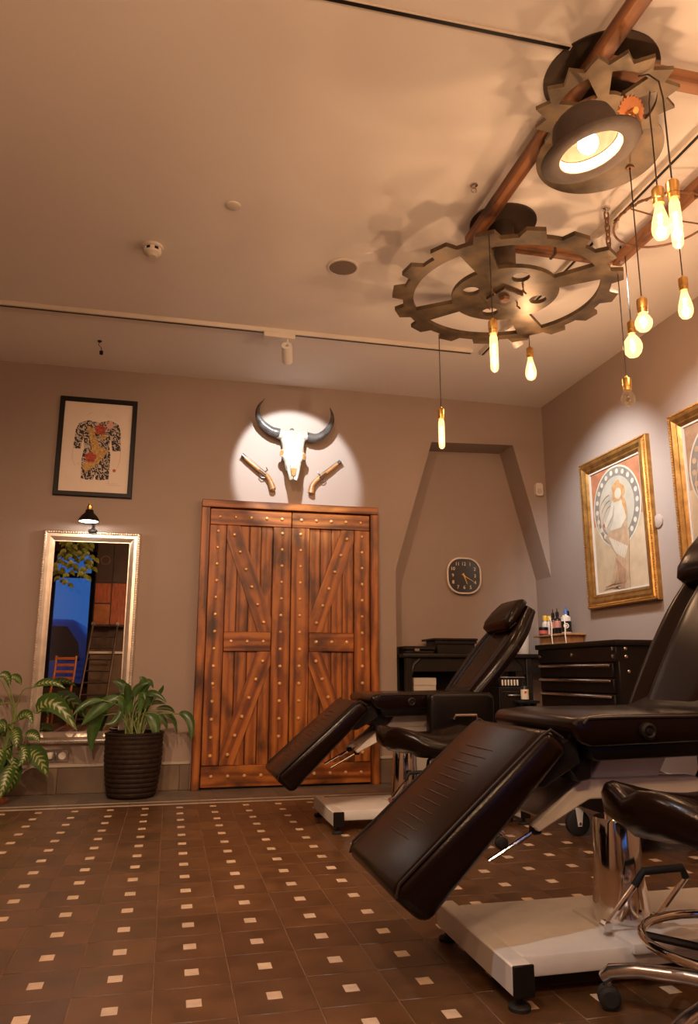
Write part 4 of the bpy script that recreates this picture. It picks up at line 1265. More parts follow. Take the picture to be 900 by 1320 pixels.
obj('lid', LA([(0, 1.128), (.037, 1.128), (.037, 1.145), (.035, 1.148), (0, 1.148)], 22, Matrix.Translation((2.897, 5.515, 0))), M['black'], s)
obj('label_band', open_lathe(bmesh.new(), [(.0352, 1.094), (.0358, 1.094), (.0358, 1.122), (.0352, 1.122)], 22, Matrix.Translation((2.897, 5.515, 0))), M['redlabel'], s)
for i, y in enumerate((5.30, 5.095)):
    setp(obj('cable', T([(2.860, y + .035, 1.215), (2.862, y + .022, 1.19), (2.860, y + .008, 1.14), (2.851, y, 1.07), (2.855, y - .005, .98), (2.87, y, .95)], .0045, 7), M['cream']),
         ('pale cable hanging over the middle of the wall shelf', 'pale cable hanging over the right end of the wall shelf')[i], 'cable', 'cables on the wall shelf')

# ------------------------------------------------------------------ clock, detector, outlets
s = thing('wall_clock', 'rounded square black wall clock with pale numerals in the alcove', 'clock', (2.350, ND - .02, 1.43))
cm = frame((2.350, ND - .001, 1.582), (1, 0, 0), (0, 0, 1))
obj('case', EX(rrect(.300, .300, .118, 8), .035, cm), M['chrome'], s)
obj('rim', plate([rrect(.304, .304, .12, 8), rrect(.280, .280, .11, 8)], .014, cm @ Matrix.Translation((0, 0, .040))), M['silver'], s)
obj('face', EX(rrect(.282, .282, .11, 8), .004, cm @ Matrix.Translation((0, 0, .0345))), M['clockface'], s)
for h in range(1, 13):
    a = R(90 - 30 * h)
    rr_ = .098 if h % 3 == 0 else .112
    obj('numeral', text_bm(str(h), .040, cm @ Matrix.Translation((rr_ * math.cos(a), rr_ * math.sin(a), .0392))), M['cream'], s)
def hand(a, l, w):
    a = R(90 - a); e = V(math.cos(a), math.sin(a), 0); q = V(-e.y, e.x, 0)
    pts = [e * -.022 + q * w, e * l * .9 + q * w * .5, e * l, e * l * .9 - q * w * .5, e * -.022 - q * w]
    return EX([(p.x, p.y) for p in pts], .0015, cm @ Matrix.Translation((0, 0, .0410)))
obj('hour_hand', hand(160, .075, .006), M['goldrim'], s)
obj('minute_hand', hand(120, .105, .004), M['goldrim'], s)
obj('hand_pin', LA([(0, .040), (.008, .040), (.008, .0445), (0, .045)], 14, cm), M['goldrim'], s)
s = thing('motion_detector', 'small white motion detector high on the wall beside the alcove', 'detector', (2.948, D - .02, 2.25))
obj('case', EX(rrect(.066, .110, .022, 5), .030, frame((2.948, D, 2.296), (1, 0, 0), (0, 0, 1))), M['plasticw'], s)
obj('lens', EX(rrect(.040, .040, .012, 5), .006, frame((2.948, D - .028, 2.282), (1, 0, 0), (0, 0, 1))), M['mat_white'], s)
s = thing('wall_plate', 'round white plate on the right wall behind the near picture frame', 'wall plate', (RW - .01, 4.128, 1.70))
obj('disc', LA([(0, 0), (.045, 0), (.044, .008), (.036, .012), (0, .013)], 26, frame((RW, 4.128, 1.749), (0, -1, 0), (0, 0, 1))), M['wall'], s)
s = thing('wall_socket', 'double electric socket on the wall under the mirror', 'socket', (-.72, D - .02, .205))
for x in (-.762, -.678):
    p = obj('plate', B((x - .041, D - .014, .205), (x + .041, D - .0005, .286), .004), M['alu'], s)
    obj('insert', LA([(0, 0), (.024, 0), (.024, .004), (0, .001)], 22, frame((x, D - .013, .2455), (1, 0, 0), (0, 0, 1))), M['plasticw'], p)
s = thing('plug', 'white plug and cable in the wall socket under the mirror', 'plug', (-.762, D - .05, .23))
obj('plug_body', B((-.785, D - .048, .228), (-.738, D - .016, .266), .008, 2), M['plasticw'], s)
obj('plug_cable', T([(-.77, D - .04, .24), (-.82, D - .05, .20), (-.90, D - .04, .16), (-1.02, D - .05, .04)], .004, 6), M['plasticw'], s)

# ------------------------------------------------------------------ skull and pistols over the door
sk = thing('buffalo_skull', 'white buffalo skull with dark curved horns hung over the double door', 'skull', (.845, D - .1, 2.2))
secs = [  # z, x centre, half width, front distance from wall, back distance
 (2.640, .848, .070, .070, .01), (2.625, .848, .098, .088, .01), (2.590, .848, .108, .106, .01), (2.545, .847, .093, .122, .02), (2.500, .846, .083, .138, .03),
 (2.460, .845, .084, .150, .05), (2.425, .844, .094, .160, .06), (2.395, .842, .080, .168, .08), (2.365, .840, .066, .176, .09), (2.320, .838, .060, .186, .11), (2.285, .837, .050, .192, .125)]
rings = []
for z, x, w, yf, yb in secs:
    ring = []
    for j in range(22):
        a = 2 * PI * j / 22
        ca, sa = math.cos(a), math.sin(a)
        px_ = x + w * math.copysign(abs(ca) ** .75, ca)
        dep = (yf + yb) / 2 + (yf - yb) / 2 * math.copysign(abs(sa) ** .7, sa)
        ring.append((px_, D - dep - .001, z))
    rings.append(ring)
obj('cranium', loft(bmesh.new(), rings), M['bone'], sk, angle=70)
for s_ in (-1, 1):
    ex = .840 + s_ * .077; ez = 2.432 if s_ < 0 else 2.415
    obj('eye_rim', T([(ex + .006 * s_ + .017 * math.cos(a) * .9, D - .135 - .012 * math.cos(a) * -s_, ez + .024 * math.sin(a)) for a in [i * PI / 7 for i in range(14)]], .008, 7, True), M['bone'], sk)
    obj('eye_socket', LA([(0, -.01), (.016, -.008), (.017, .008), (0, .009)], 16, frame((ex + .006 * s_, D - .136, ez), (1, .7 * s_, 0), (0, 0, 1)), (1, 1.35)), M['bonedark'], sk)
    obj('nasal_bone', T([(.838 + s_ * .040, D - .184, 2.33), (.837 + s_ * .034, D - .192, 2.28), (.836 + s_ * .026, D - .200, 2.235), (.835 + s_ * .020, D - .202, 2.205)], [.016, .014, .013, .009], 10), M['bone'], sk)
    obj('muzzle_bone', T([(.837 + s_ * .008, D - .186, 2.27), (.836 + s_ * .008, D - .195, 2.235), (.835 + s_ * .009, D - .200, 2.212)], [.006, .007, .005], 8), M['bone'], sk)
    obj('horn_core', T([(.845 + s_ * .085, D - .075, 2.597), (.846 + s_ * .118, D - .085, 2.600)], [.042, .036], 14), M['bone'], sk)
obj('nasal_hollow', EX([(.812, 2.30), (.862, 2.30), (.848, 2.245), (.835, 2.235), (.823, 2.245)], .01, xz(D - .1975)), M['bonedark'], sk)
obj('hanger', T([(.842 + .012 * math.cos(a), D - .055, 2.648 + .012 * math.sin(a)) for a in [i * PI / 5 for i in range(10)]], .006, 6, True), M['darkmetal'], sk)
def spline(pts, k=5):
    out = []
    P_ = [Vector(p) for p in pts]
    P_ = [P_[0] * 2 - P_[1]] + P_ + [P_[-1] * 2 - P_[-2]]
    for i in range(1, len(P_) - 2):
        for j in range(k):
            t = j / k
            a, b, c_, d_ = P_[i - 1], P_[i], P_[i + 1], P_[i + 2]
            out.append(.5 * ((2 * b) + (c_ - a) * t + (2 * a - 5 * b + 4 * c_ - d_) * t * t + (3 * b - a - 3 * c_ + d_) * t ** 3))
    out.append(P_[-2])
    return out
for pts in ([(.738, 5.488, 2.604), (.676, 5.485, 2.618), (.605, 5.48, 2.668), (.568, 5.48, 2.732), (.573, 5.485, 2.808), (.620, 5.49, 2.878)],
            [(.958, 5.488, 2.590), (1.032, 5.485, 2.586), (1.102, 5.48, 2.636), (1.146, 5.48, 2.711), (1.154, 5.485, 2.786), (1.136, 5.49, 2.847)]):
    q = spline(pts, 6); n_ = len(q)
    obj('horn', T(q, [.034 * (1 - (i / (n_ - 1)) ** 1.6) + .0018 + (.0012 if i % 2 else 0) * (1 - i / n_) for i in range(n_)], 14), M['horn'], sk, angle=60)

def pistol(pts, lock, sgn, label):
    y = D - .035
    s = thing('flintlock_pistol', label, 'pistol', (pts[2][0], y, pts[2][1]), 'pistols beside the skull')
    q = spline([(x, y, z) for x, z in pts], 4); n_ = len(q)
    obj('stock', T(q[2:], [.0135 + .005 * min(1, i / 8) + (.006 * max(0, (i - n_ + 8) / 4)) for i in range(n_ - 2)], 10), M['stock'], s)
    a, b = V(pts[0][0], y, pts[0][1]), V(pts[3][0], y, pts[3][1])
    up = V(-(b - a).z, 0, (b - a).x).normalized()
    if up.z < 0: up = -up
    d_ = (b - a).normalized()
    obj('barrel', T([a - d_ * .012 + up * .009, a + up * .009, b - d_ * .03 + up * .010], [.0110, .0085, .0095], 10), M['steelgun'], s)
    obj('muzzle_cap', T([a - d_ * .008, a + d_ * .020], .0150, 10), M['steelgun'], s)
    l = V(lock[0], y - .012, lock[1])
    obj('lock_plate', B((-.035, -.006, -.010), (.035, .006, .010), .004, 1, frame(b - d_ * .045 - V(0, .014, 0), d_, up)), M['steelgun'], s)
    obj('hammer', T([b - d_ * .03 + up * .01 - V(0, .014, 0), b - d_ * .025 + up * .035 - V(0, .014, 0), b - d_ * .045 + up * .045 - V(0, .014, 0)], [.006, .006, .004], 8), M['steelgun'], s)
    g0 = b - d_ * .055 - up * .012
    obj('trigger_guard', T([g0, g0 - up * .022 + d_ * .012, g0 - up * .026 + d_ * .035, g0 - up * .008 + d_ * .052], .004, 7), M['steelgun'], s)
    obj('trigger', T([g0 + d_ * .022, g0 + d_ * .024 - up * .016], .0028, 6), M['steelgun'], s)
    e = V(pts[-1][0], y, pts[-1][1])
    obj('butt_cap', LA([(0, -.008), (.017, -.006), (.019, .002), (.016, .010), (0, .012)], 14, frame(e, (0, 1, 0), (sgn, 0, .3))), M['stock'], s)
    obj('wall_hook', T([(b.x - .02 * sgn, D, b.z + .01), (b.x - .02 * sgn, y, b.z + .005)], .004, 6), M['darkmetal'], s)
pistol([(.468, 2.419), (.499, 2.391), (.590, 2.319), (.656, 2.272), (.687, 2.223), (.706, 2.168)], (.64, 2.25), 1, 'flintlock pistol on the wall left of the skull')
pistol([(1.230, 2.418), (1.189, 2.383), (1.116, 2.321), (1.055, 2.270), (1.011, 2.216), (1.001, 2.155)], (1.06, 2.29), -1, 'flintlock pistol on the wall right of the skull')

# ------------------------------------------------------------------ framed pictures
def miter_frame(bm, w, h, prof, mtx):
    """prof: (inset from outer edge, height) closed section; mitred rectangular moulding"""
    rings = []
    for sx, sy in ((1, 1), (-1, 1), (-1, -1), (1, -1)):
        rings.append([bm.verts.new(mtx @ Vector((sx * (w / 2 - a), sy * (h / 2 - a), z))) for a, z in prof])
    n = len(prof)
    for i in range(4):
        a, b = rings[i], rings[(i + 1) % 4]
        for j in range(n):
            bm.faces.new((a[j], a[(j + 1) % n], b[(j + 1) % n], b[j]))
    bmesh.ops.recalc_face_normals(bm, faces=bm.faces)
    return bm
pm = frame((-.607, D - .002, 2.420), (1, 0, .003), (0, 0, 1)) @ Matrix.Rotation(R(-.3), 4, 'Z')
PW, PH = .548, .752
p = thing('tattoo_print', 'black framed print of a tattooed torso over the mirror', 'picture', (-.607, D - .01, 2.045))
obj('frame', miter_frame(bmesh.new(), PW, PH, [(0, 0), (0, .020), (.004, .024), (.030, .024), (.034, .018), (.034, 0)], pm), M['black'], p)
obj('sheet', B((-PW / 2 + .032, -PH / 2 + .032, .003), (PW / 2 - .032, PH / 2 - .032, .006), 0, 1, pm), M['paper'], p)
def flat(nm, pts, z, m, par, mm=None, t=.0006):
    obj(nm, EX(pts, t, (mm or pm) @ Matrix.Translation((0, 0, z))), m, par)
cx, cz = .607, -2.420
tor = [(-.675, 2.624), (-.60, 2.612), (-.522, 2.634), (-.461, 2.606), (-.440, 2.545), (-.433, 2.401), (-.492, 2.397), (-.508, 2.50), (-.516, 2.435), (-.503, 2.365), (-.504, 2.183), (-.55, 2.172), (-.593, 2.174), (-.605, 2.208), (-.615, 2.173), (-.655, 2.170), (-.698, 2.179), (-.704, 2.32), (-.692, 2.407), (-.702, 2.494), (-.717, 2.401), (-.768, 2.402), (-.760, 2.545), (-.739, 2.599)]
flat('torso_print', [(x + cx, z + cz) for x, z in tor], .006, M['inkblack'], p)
yel = [(-.679, 2.575), (-.639, 2.57), (-.616, 2.50), (-.582, 2.431), (-.521, 2.395), (-.581, 2.304), (-.669, 2.22), (-.694, 2.281), (-.64, 2.332), (-.639, 2.411), (-.658, 2.489)]
flat('carp_print', [(x + cx, z + cz) for x, z in yel], .0066, M['inkyellow'], p)
def blob(x, z, r, n=14, wob=.18): return [(x + r * (1 + wob * math.sin(5 * a)) * math.cos(a), z + r * (1 + wob * math.sin(5 * a)) * math.sin(a)) for a in [2 * PI * i / n for i in range(n)]]
flat('flower_print', blob(-.587 + cx, 2.558 + cz, .040), .0072, M['inkred'], p)
flat('flower_print', blob(-.641 + cx, 2.340 + cz, .040), .0072, M['inkred'], p)
flat('flower_print', blob(-.520 + cx, 2.595 + cz, .026), .0072, M['inkpink'], p)
flat('seal_print', blob(-.469 + cx, 2.250 + cz, .012), .0062, M['inkred'], p)
flat('tail_print', [(-.60 + cx, 2.50 + cz), (-.53 + cx, 2.53 + cz), (-.545 + cx, 2.49 + cz), (-.58 + cx, 2.48 + cz)], .0070, M['inkyellow'], p)
for pts in ([(-.69, 2.66), (-.665, 2.68), (-.65, 2.69)], [(-.555, 2.685), (-.535, 2.66), (-.52, 2.655)], [(-.768, 2.40), (-.770, 2.33), (-.745, 2.27)], [(-.433, 2.40), (-.435, 2.32), (-.45, 2.27)],
            [(-.698, 2.178), (-.695, 2.15)], [(-.504, 2.183), (-.506, 2.15)], [(-.735, 2.285), (-.72, 2.295), (-.715, 2.28)]):
    obj('pencil_line', T([pm @ V(x + cx, z + cz, .0062) for x, z in pts], .0012, 4), M['pencil'], p)
for i, z in enumerate((2.150, 2.138)):
    obj('signature', T([pm @ V(-.53 + .010 * k + cx + .02 * i, z + cz + .003 * math.sin(k * 2.3), .0062) for k in range(11)], .0010, 4), M['pencil'], p)

def art_poster(yc, zc, w, h, label, variant):
    m = frame((RW - .001, yc, zc), (0, -1, 0), (0, 0, 1))
    p = thing('framed_poster', label, 'picture', (RW - .02, yc, zc - h / 2), 'gold framed posters on the right wall')
    fw = .098
    prof = [(0, 0), (0, .030), (.010, .040), (.022, .036), (.030, .046), (.046, .050), (.060, .040), (.070, .034), (.080, .036), (.088, .030), (fw, .022), (fw, 0)]
    fo = obj('frame', miter_frame(bmesh.new(), w, h, prof, m), M['gold'], p, angle=25)
    bd = bmesh.new()
    for e, (a, b) in enumerate((((-1, 1), (1, 1)), ((1, 1), (1, -1)), ((1, -1), (-1, -1)), ((-1, -1), (-1, 1)))):
        L_ = w if e % 2 == 0 else h
        n = int(L_ / .017)
        for i in range(n + 1):
            t = i / n
            q = m @ V((a[0] + (b[0] - a[0]) * t) * (w / 2 - .010), (a[1] + (b[1] - a[1]) * t) * (h / 2 - .010), .040)
            bmesh.ops.create_icosphere(bd, subdivisions=1, radius=.0072, matrix=Matrix.Translation(q))
    obj('beading', bd, M['goldrim'], fo, kind='stuff')
    obj('slip', miter_frame(bmesh.new(), w - 2 * fw + .004, h - 2 * fw + .004, [(0, 0), (0, .022), (.012, .018), (.012, 0)], m), M['mat_white'], p)
    iw, ih = w - 2 * fw - .016, h - 2 * fw - .016
    obj('print', B((-iw / 2, -ih / 2, .004), (iw / 2, ih / 2, .010), 0, 1, m), M['posterbase'], p)
    def fl(nm, pts, z, mt): flat(nm, pts, z, mt, p, m)
    ccx, ccy, r0 = .0, ih / 2 - .30, iw / 2 - .018
    fl('corner_print', [(-iw / 2 + .006, ih / 2 - .006), (iw / 2 - .006, ih / 2 - .006), (iw / 2 - .006, ccy - .10), (-iw / 2 + .006, ccy - .10)], .0101, M['posterred'] if variant == 0 else M['posterbrown'])
    oval = lambda k, n=40: [(ccx + r0 * k * math.cos(2 * PI * i / n), ccy + r0 * k * 1.02 * math.sin(2 * PI * i / n)) for i in range(n)]
    fl('ring_print', oval(1.0), .0107, M['posterpale'])
    fl('ring_print', oval(.955), .0113, M['postergrey'])
    for i in range(22):
        a = 2 * PI * i / 22
        fl('medallion_print', [(ccx + r0 * .85 * math.cos(a) + .019 * math.cos(b), ccy + r0 * .867 * math.sin(a) + .019 * math.sin(b)) for b in [j * PI / 4 for j in range(8)]], .0119, M['posterpale'] if variant == 0 else M['postertan'])
    fl('disc_print', oval(.74), .0125, M['posterdisc'])
    for k in (.62, .48, .34):
        obj('arc_print', T([m @ V(ccx - .06 + r0 * k * math.cos(a), ccy - .08 + r0 * k * math.sin(a), .0131) for a in [R(95 + 10 * i) for i in range(14)]], .0035, 4), M['postertan'], p)
    # plain seated figure in a long robe
    fl('robe_print', [(-.16, ccy - .20), (-.02, ccy - .10), (.10, ccy - .08), (.13, ccy - .22), (.10, ccy - .42), (.09, ccy - .60), (-.02, -ih / 2 + .03), (-.24, -ih / 2 + .02), (-.14, ccy - .55), (-.04, ccy - .34)], .0137, M['postertan'])
    fl('fold_print', [(-.05, ccy - .36), (.06, ccy - .46), (.02, ccy - .64), (-.08, -ih / 2 + .03), (-.15, -ih / 2 + .03), (-.02, ccy - .58)], .0143, M['posterbrown'])
    fl('fold_print', [(-.12, ccy - .20), (.10, ccy - .30), (.06, ccy - .38), (-.04, ccy - .33)], .0143, M['posterpale'])
    fl('hair_print', [(.03 + .075 * math.cos(a) + .012 * math.cos(4 * a), ccy + .095 + .080 * math.sin(a) + .008 * math.sin(5 * a)) for a in [2 * PI * i / 30 for i in range(30)]], .0137, M['posterhair'])
    fl('hair_print', [(.07, ccy + .08), (.115, ccy + .02), (.125, ccy - .06), (.115, ccy - .13), (.10, ccy - .05), (.075, ccy)], .0146, M['posterhair'])
    fl('arm_print', [(-.02, ccy + .02), (-.05, ccy - .06), (-.13, ccy - .13), (-.155, ccy - .12), (-.15, ccy - .10), (-.08, ccy - .02), (-.04, ccy + .05)], .0146, M['posterpale'])
    for k in range(7):
        obj('fold_line', T(spline([m @ V(-.05 + .022 * k, ccy - .22 - .012 * k, .0146), m @ V(-.035 + .016 * k, ccy - .38, .0146), m @ V(-.07 + .022 * k, ccy - .52, .0146), m @ V(-.20 + .036 * k, -ih / 2 + .04, .0146)], 4), .0018, 4), M['posterbrown'], p)
    fl('torso_print', [(-.02, ccy + .03), (.07, ccy + .03), (.11, ccy - .10), (.04, ccy - .16), (-.09, ccy - .16), (-.03, ccy - .06)], .0143, M['posterpale'])
    fl('head_print', blob(.035, ccy + .085, .040, 16, 0), .0149, M['posterpale'])
    fl('flower_print', blob(-.16, ccy - .11, .016), .0143, M['inkred'])
art_poster(4.563, 1.797, .826, 1.100, 'gold framed pale poster of a seated robed figure, nearer the corner', 0)
art_poster(3.492, 1.825, .826, 1.100, 'gold framed brownish poster cut by the right edge of the picture', 1)

# ------------------------------------------------------------------ mirror with clip lamp
mw, mh = .664, 1.462
mm_ = frame((-.582, D - .003, 1.055), (1, 0, 0), (0, .0, 1))
p = thing('wall_mirror', 'tall wall mirror in a beaded champagne silver frame', 'mirror', (-.582, D - .02, .324))
fo = obj('frame', miter_frame(bmesh.new(), mw, mh, [(0, 0), (0, .026), (.008, .034), (.018, .034), (.024, .028), (.044, .030), (.060, .024), (.072, .016), (.078, .016), (.078, 0)], mm_), M['silver'], p, angle=25)
bd = bmesh.new()
for e, (a, b) in enumerate((((-1, 1), (1, 1)), ((1, 1), (1, -1)), ((1, -1), (-1, -1)), ((-1, -1), (-1, 1)))):
    n = int((mw if e % 2 == 0 else mh) / .017)
    for i in range(n + 1):
        t = i / n
        q = mm_ @ V((a[0] + (b[0] - a[0]) * t) * (mw / 2 - .012), (a[1] + (b[1] - a[1]) * t) * (mh / 2 - .012), .034)
        bmesh.ops.create_icosphere(bd, subdivisions=1, radius=.0068, matrix=Matrix.Translation(q))
obj('beading', bd, M['silver'], fo, kind='stuff')
obj('glass', B((-mw / 2 + .074, -mh / 2 + .074, .004), (mw / 2 - .074, mh / 2 - .074, .010), 0, 1, mm_), M['mirror'], p)
s = thing('clip_lamp', 'small black clip lamp with brass neck shining on the mirror top', 'lamp', (-.60, D - .10, 1.75))
lm = Matrix.Translation((-.604, D - .155, 1.832))
obj('shade', open_lathe(bmesh.new(), [(.070, 0), (.072, .002), (.066, .020), (.052, .042), (.030, .062), (.026, .082), (.020, .086), (.020, .080), (.024, .060), (.046, .040), (.060, .020), (.067, .001)], 32, lm), M['blackmetal'], s)
obj('shade_inner', LA([(0, .060), (.022, .059), (.046, .0395), (.0595, .020), (.0665, .0012), (.065, .0012), (.058, .0195), (.045, .0385), (.021, .057), (0, .058)], 28, lm), M['white'], s)
obj('neck', LA([(0, .082), (.019, .082), (.021, .088), (.021, .112), (.012, .116), (.010, .130), (0, .130)], 18, lm), M['brass'], s)
obj('bulb', LA([(0, .006), (.022, .012), (.030, .026), (.024, .042), (.010, .055), (0, .056)], 18, lm), M['lampglow'], s)
obj('arm', T([lm @ V(0, 0, .105), lm @ V(.0, .06, .115), V(-.604, D - .06, 1.90), V(-.59, D - .045, 1.84), V(-.585, D - .042, 1.800)], .0055, 8), M['blackmetal'], s)
cl = obj('clamp', B((-.615, D - .048, 1.778), (-.557, D - .006, 1.798), .004), M['black'], s)
obj('clamp_grip', T([(-.612, D - .046, 1.775), (-.587, D - .05, 1.808), (-.560, D - .046, 1.775), (-.612, D - .046, 1.775)], .005, 6), M['black'], s)
light('clip_lamp_light', 'POINT', lm @ V(0, 0, .0), 1.8, NEUT, None, .012)

# ------------------------------------------------------------------ potted plants
def leaf_bm(a, b, c_, w, seg=10, face=V(0, -1, .35)):
    a, b, c_ = V(*a), V(*b), V(*c_)
    bm = bmesh.new()
    uvl = bm.loops.layers.uv.new('UVMap')
    ctrl = b * 2 - (a + c_) / 2
    rows = []
    uvs = {}
    for i in range(seg + 1):
        t = i / seg
        p = a * (1 - t) ** 2 + ctrl * 2 * t * (1 - t) + c_ * t * t
        tg = (ctrl - a) * 2 * (1 - t) + (c_ - ctrl) * 2 * t
        tg.normalize()
        sd = tg.cross(face)
        sd = sd.normalized() if sd.length > .05 else V(1, 0, 0)
        nr = sd.cross(tg).normalized()
        hw = w / 2 * (math.sin(PI * (t ** .82)) ** .85 if 0 < t < 1 else 0) + .0008
        row = []
        for u in (-1, -.5, 0, .5, 1):
            v = bm.verts.new(p + sd * (u * hw) - nr * (abs(u) ** 1.3 * -hw * .38) + nr * (.06 * hw * math.sin(9 * t + u * 2)))
            uvs[v] = (u, t * .5)
            row.append(v)
        rows.append(row)
    for r0, r1 in zip(rows, rows[1:]):
        for j in range(4):
            bm.faces.new((r0[j], r0[j + 1], r1[j + 1], r1[j]))
    for f in bm.faces:
        for l in f.loops: l[uvl].uv = uvs[l.vert]
    return bm
def plant_leaf(par, a, b, c_, w, m, base):
    lf = obj('leaf', leaf_bm(a, b, c_, w), m, par, angle=80)
    if base is not None:
        A_, B_ = V(*base), V(*a)
        dr = (V(*b) - B_).normalized()
        mid = A_ * .45 + B_ * .55 + V(0, 0, .05) - dr * .02
        obj('leaf_stalk', T(spline([A_, mid, B_, B_ + dr * .02], 4), [.0042] * 12 + [.003], 6), M['stem'], lf)
P2 = [((-0.414, 5.34, 0.612), (-0.516, 5.31, 0.599), (-0.603, 5.292, 0.516), 0.04), ((-0.31, 5.36, 0.639), (-0.433, 5.35, 0.568), (-0.548, 5.344, 0.453), 0.085),
 ((-0.404, 5.38, 0.516), (-0.47, 5.39, 0.437), (-0.477, 5.396, 0.28), 0.08), ((-0.297, 5.4, 0.638), (-0.311, 5.43, 0.711), (-0.38, 5.448, 0.738), 0.06),
 ((-0.298, 5.35, 0.581), (-0.327, 5.33, 0.489), (-0.402, 5.318, 0.462), 0.045), ((-0.194, 5.37, 0.638), (-0.17, 5.37, 0.726), (-0.201, 5.37, 0.764), 0.06),
 ((-0.165, 5.39, 0.622), (-0.141, 5.41, 0.726), (-0.102, 5.422, 0.688), 0.05), ((-0.164, 5.34, 0.639), (-0.091, 5.31, 0.654), (-0.008, 5.292, 0.595), 0.045),
 ((-0.076, 5.36, 0.638), (-0.049, 5.35, 0.675), (-0.036, 5.344, 0.712), 0.025), ((-0.125, 5.38, 0.578), (-0.075, 5.39, 0.595), (-0.015, 5.396, 0.584), 0.03),
 ((-0.087, 5.4, 0.548), (-0.006, 5.43, 0.556), (0.048, 5.448, 0.521), 0.035), ((-0.143, 5.35, 0.514), (-0.081, 5.33, 0.464), (-0.074, 5.318, 0.335), 0.075),
 ((-0.085, 5.37, 0.527), (-0.024, 5.37, 0.482), (0.001, 5.37, 0.409), 0.035), ((-0.034, 5.39, 0.518), (0.035, 5.41, 0.487), (0.069, 5.422, 0.382), 0.03),
 ((0.069, 5.34, 0.522), (0.145, 5.31, 0.484), (0.161, 5.292, 0.34), 0.06), ((-0.222, 5.36, 0.624), (-0.203, 5.35, 0.69), (-0.132, 5.344, 0.727), 0.05),
 ((-0.204, 5.38, 0.55), (-0.163, 5.39, 0.593), (-0.137, 5.396, 0.512), 0.06), ((-0.241, 5.4, 0.549), (-0.217, 5.43, 0.489), (-0.167, 5.448, 0.509), 0.05),
 ((-0.277, 5.35, 0.581), (-0.267, 5.33, 0.684), (-0.305, 5.318, 0.72), 0.05)]
P1 = [((-0.812, 5.25, 0.542), (-0.711, 5.22, 0.598), (-0.555, 5.202, 0.431), 0.12), ((-0.849, 5.27, 0.702), (-0.755, 5.26, 0.733), (-0.655, 5.254, 0.694), 0.05),
 ((-1.066, 5.29, 0.766), (-1.022, 5.3, 0.773), (-1.0, 5.306, 0.695), 0.05), ((-1.009, 5.31, 0.758), (-0.967, 5.34, 0.758), (-0.94, 5.358, 0.715), 0.05),
 ((-0.93, 5.26, 0.495), (-0.87, 5.24, 0.534), (-0.83, 5.228, 0.475), 0.06), ((-0.878, 5.28, 0.396), (-0.826, 5.28, 0.402), (-0.785, 5.28, 0.36), 0.07),
 ((-0.872, 5.3, 0.285), (-0.801, 5.32, 0.268), (-0.729, 5.332, 0.141), 0.12), ((-0.902, 5.25, 0.345), (-0.857, 5.22, 0.293), (-0.895, 5.202, 0.216), 0.07),
 ((-0.939, 5.27, 0.276), (-0.919, 5.26, 0.17), (-0.949, 5.254, 0.052), 0.1), ((-1.026, 5.29, 0.398), (-0.978, 5.3, 0.431), (-0.939, 5.306, 0.396), 0.08),
 ((-0.995, 5.31, 0.301), (-1.018, 5.34, 0.203), (-1.021, 5.358, 0.053), 0.1), ((-1.034, 5.26, 0.483), (-1.004, 5.24, 0.477), (-0.988, 5.228, 0.43), 0.05),
 ((-0.956, 5.28, 0.371), (-0.987, 5.28, 0.276), (-1.016, 5.28, 0.237), 0.08), ((-0.959, 5.3, 0.22), (-0.989, 5.32, 0.137), (-0.994, 5.332, 0.022), 0.08),
 ((-0.985, 5.20, 0.33), (-1.01, 5.16, 0.24), (-1.02, 5.13, 0.10), 0.11), ((-1.04, 5.19, 0.27), (-1.08, 5.14, 0.20), (-1.09, 5.12, 0.06), 0.10),
 ((-0.93, 5.22, 0.23), (-0.945, 5.17, 0.16), (-0.965, 5.14, 0.045), 0.09), ((-1.0, 5.24, 0.47), (-1.04, 5.19, 0.45), (-1.07, 5.17, 0.36), 0.10),
 ((-0.95, 5.24, 0.44), (-0.915, 5.20, 0.41), (-0.905, 5.18, 0.33), 0.075), ((-1.02, 5.22, 0.60), (-1.06, 5.20, 0.60), (-1.09, 5.19, 0.52), 0.07)]
pp = thing('peace_lily', 'green leafy plant in a dark ribbed pot before the mirror', 'potted plant', (-.207, 5.355, 0))
pt = Matrix.Translation((-.207, 5.355, 0))
prof = [(0, .002), (.142, .002), (.150, .012)]
for i in range(13):
    z = .012 + i * .0295
    r = .150 + .036 * min(1, (i + .5) / 8) ** .6
    prof += [(r - .002, z + .002), (r + .002, z + .010), (r + .002, z + .020), (r - .002, z + .028)]
prof += [(.192, .397), (.192, .408), (.178, .410), (.172, .395), (.170, .345), (0, .345)]
obj('pot', LA(prof, 48, pt), M['pot'], pp, angle=30)
obj('soil', LA([(0, .34), (.172, .34), (.170, .362), (0, .370)], 30, pt), M['soil'], pp)
for i, (a, b, c_, w) in enumerate(P2):
    an = i * 2.4
    base = (-.215 + .05 * math.cos(an), 5.355 + .05 * math.sin(an), .365)
    plant_leaf(pp, a, b, c_, w, M['leaf'], base)
for i in range(9):                                    # inner upright leaves
    an = i * 2.4 + 1
    bx, by = -.215 + .045 * math.cos(an), 5.36 + .05 * math.sin(an)
    a = (bx + .03 * math.cos(an), by + .02 * math.sin(an), .50 + .02 * (i % 3))
    b = (bx + .05 * math.cos(an), by + .03 * math.sin(an), .585 + .02 * (i % 4))
    c_ = (bx + .09 * math.cos(an), by + .05 * math.sin(an), .60 + .015 * (i % 3))
    plant_leaf(pp, a, b, c_, .05, M['leaf'], (bx, by, .365))
pp = thing('dumb_cane', 'variegated leafy plant in a terracotta pot at the left edge', 'potted plant', (-1.055, 5.27, 0))
pt = Matrix.Translation((-1.055, 5.27, 0))
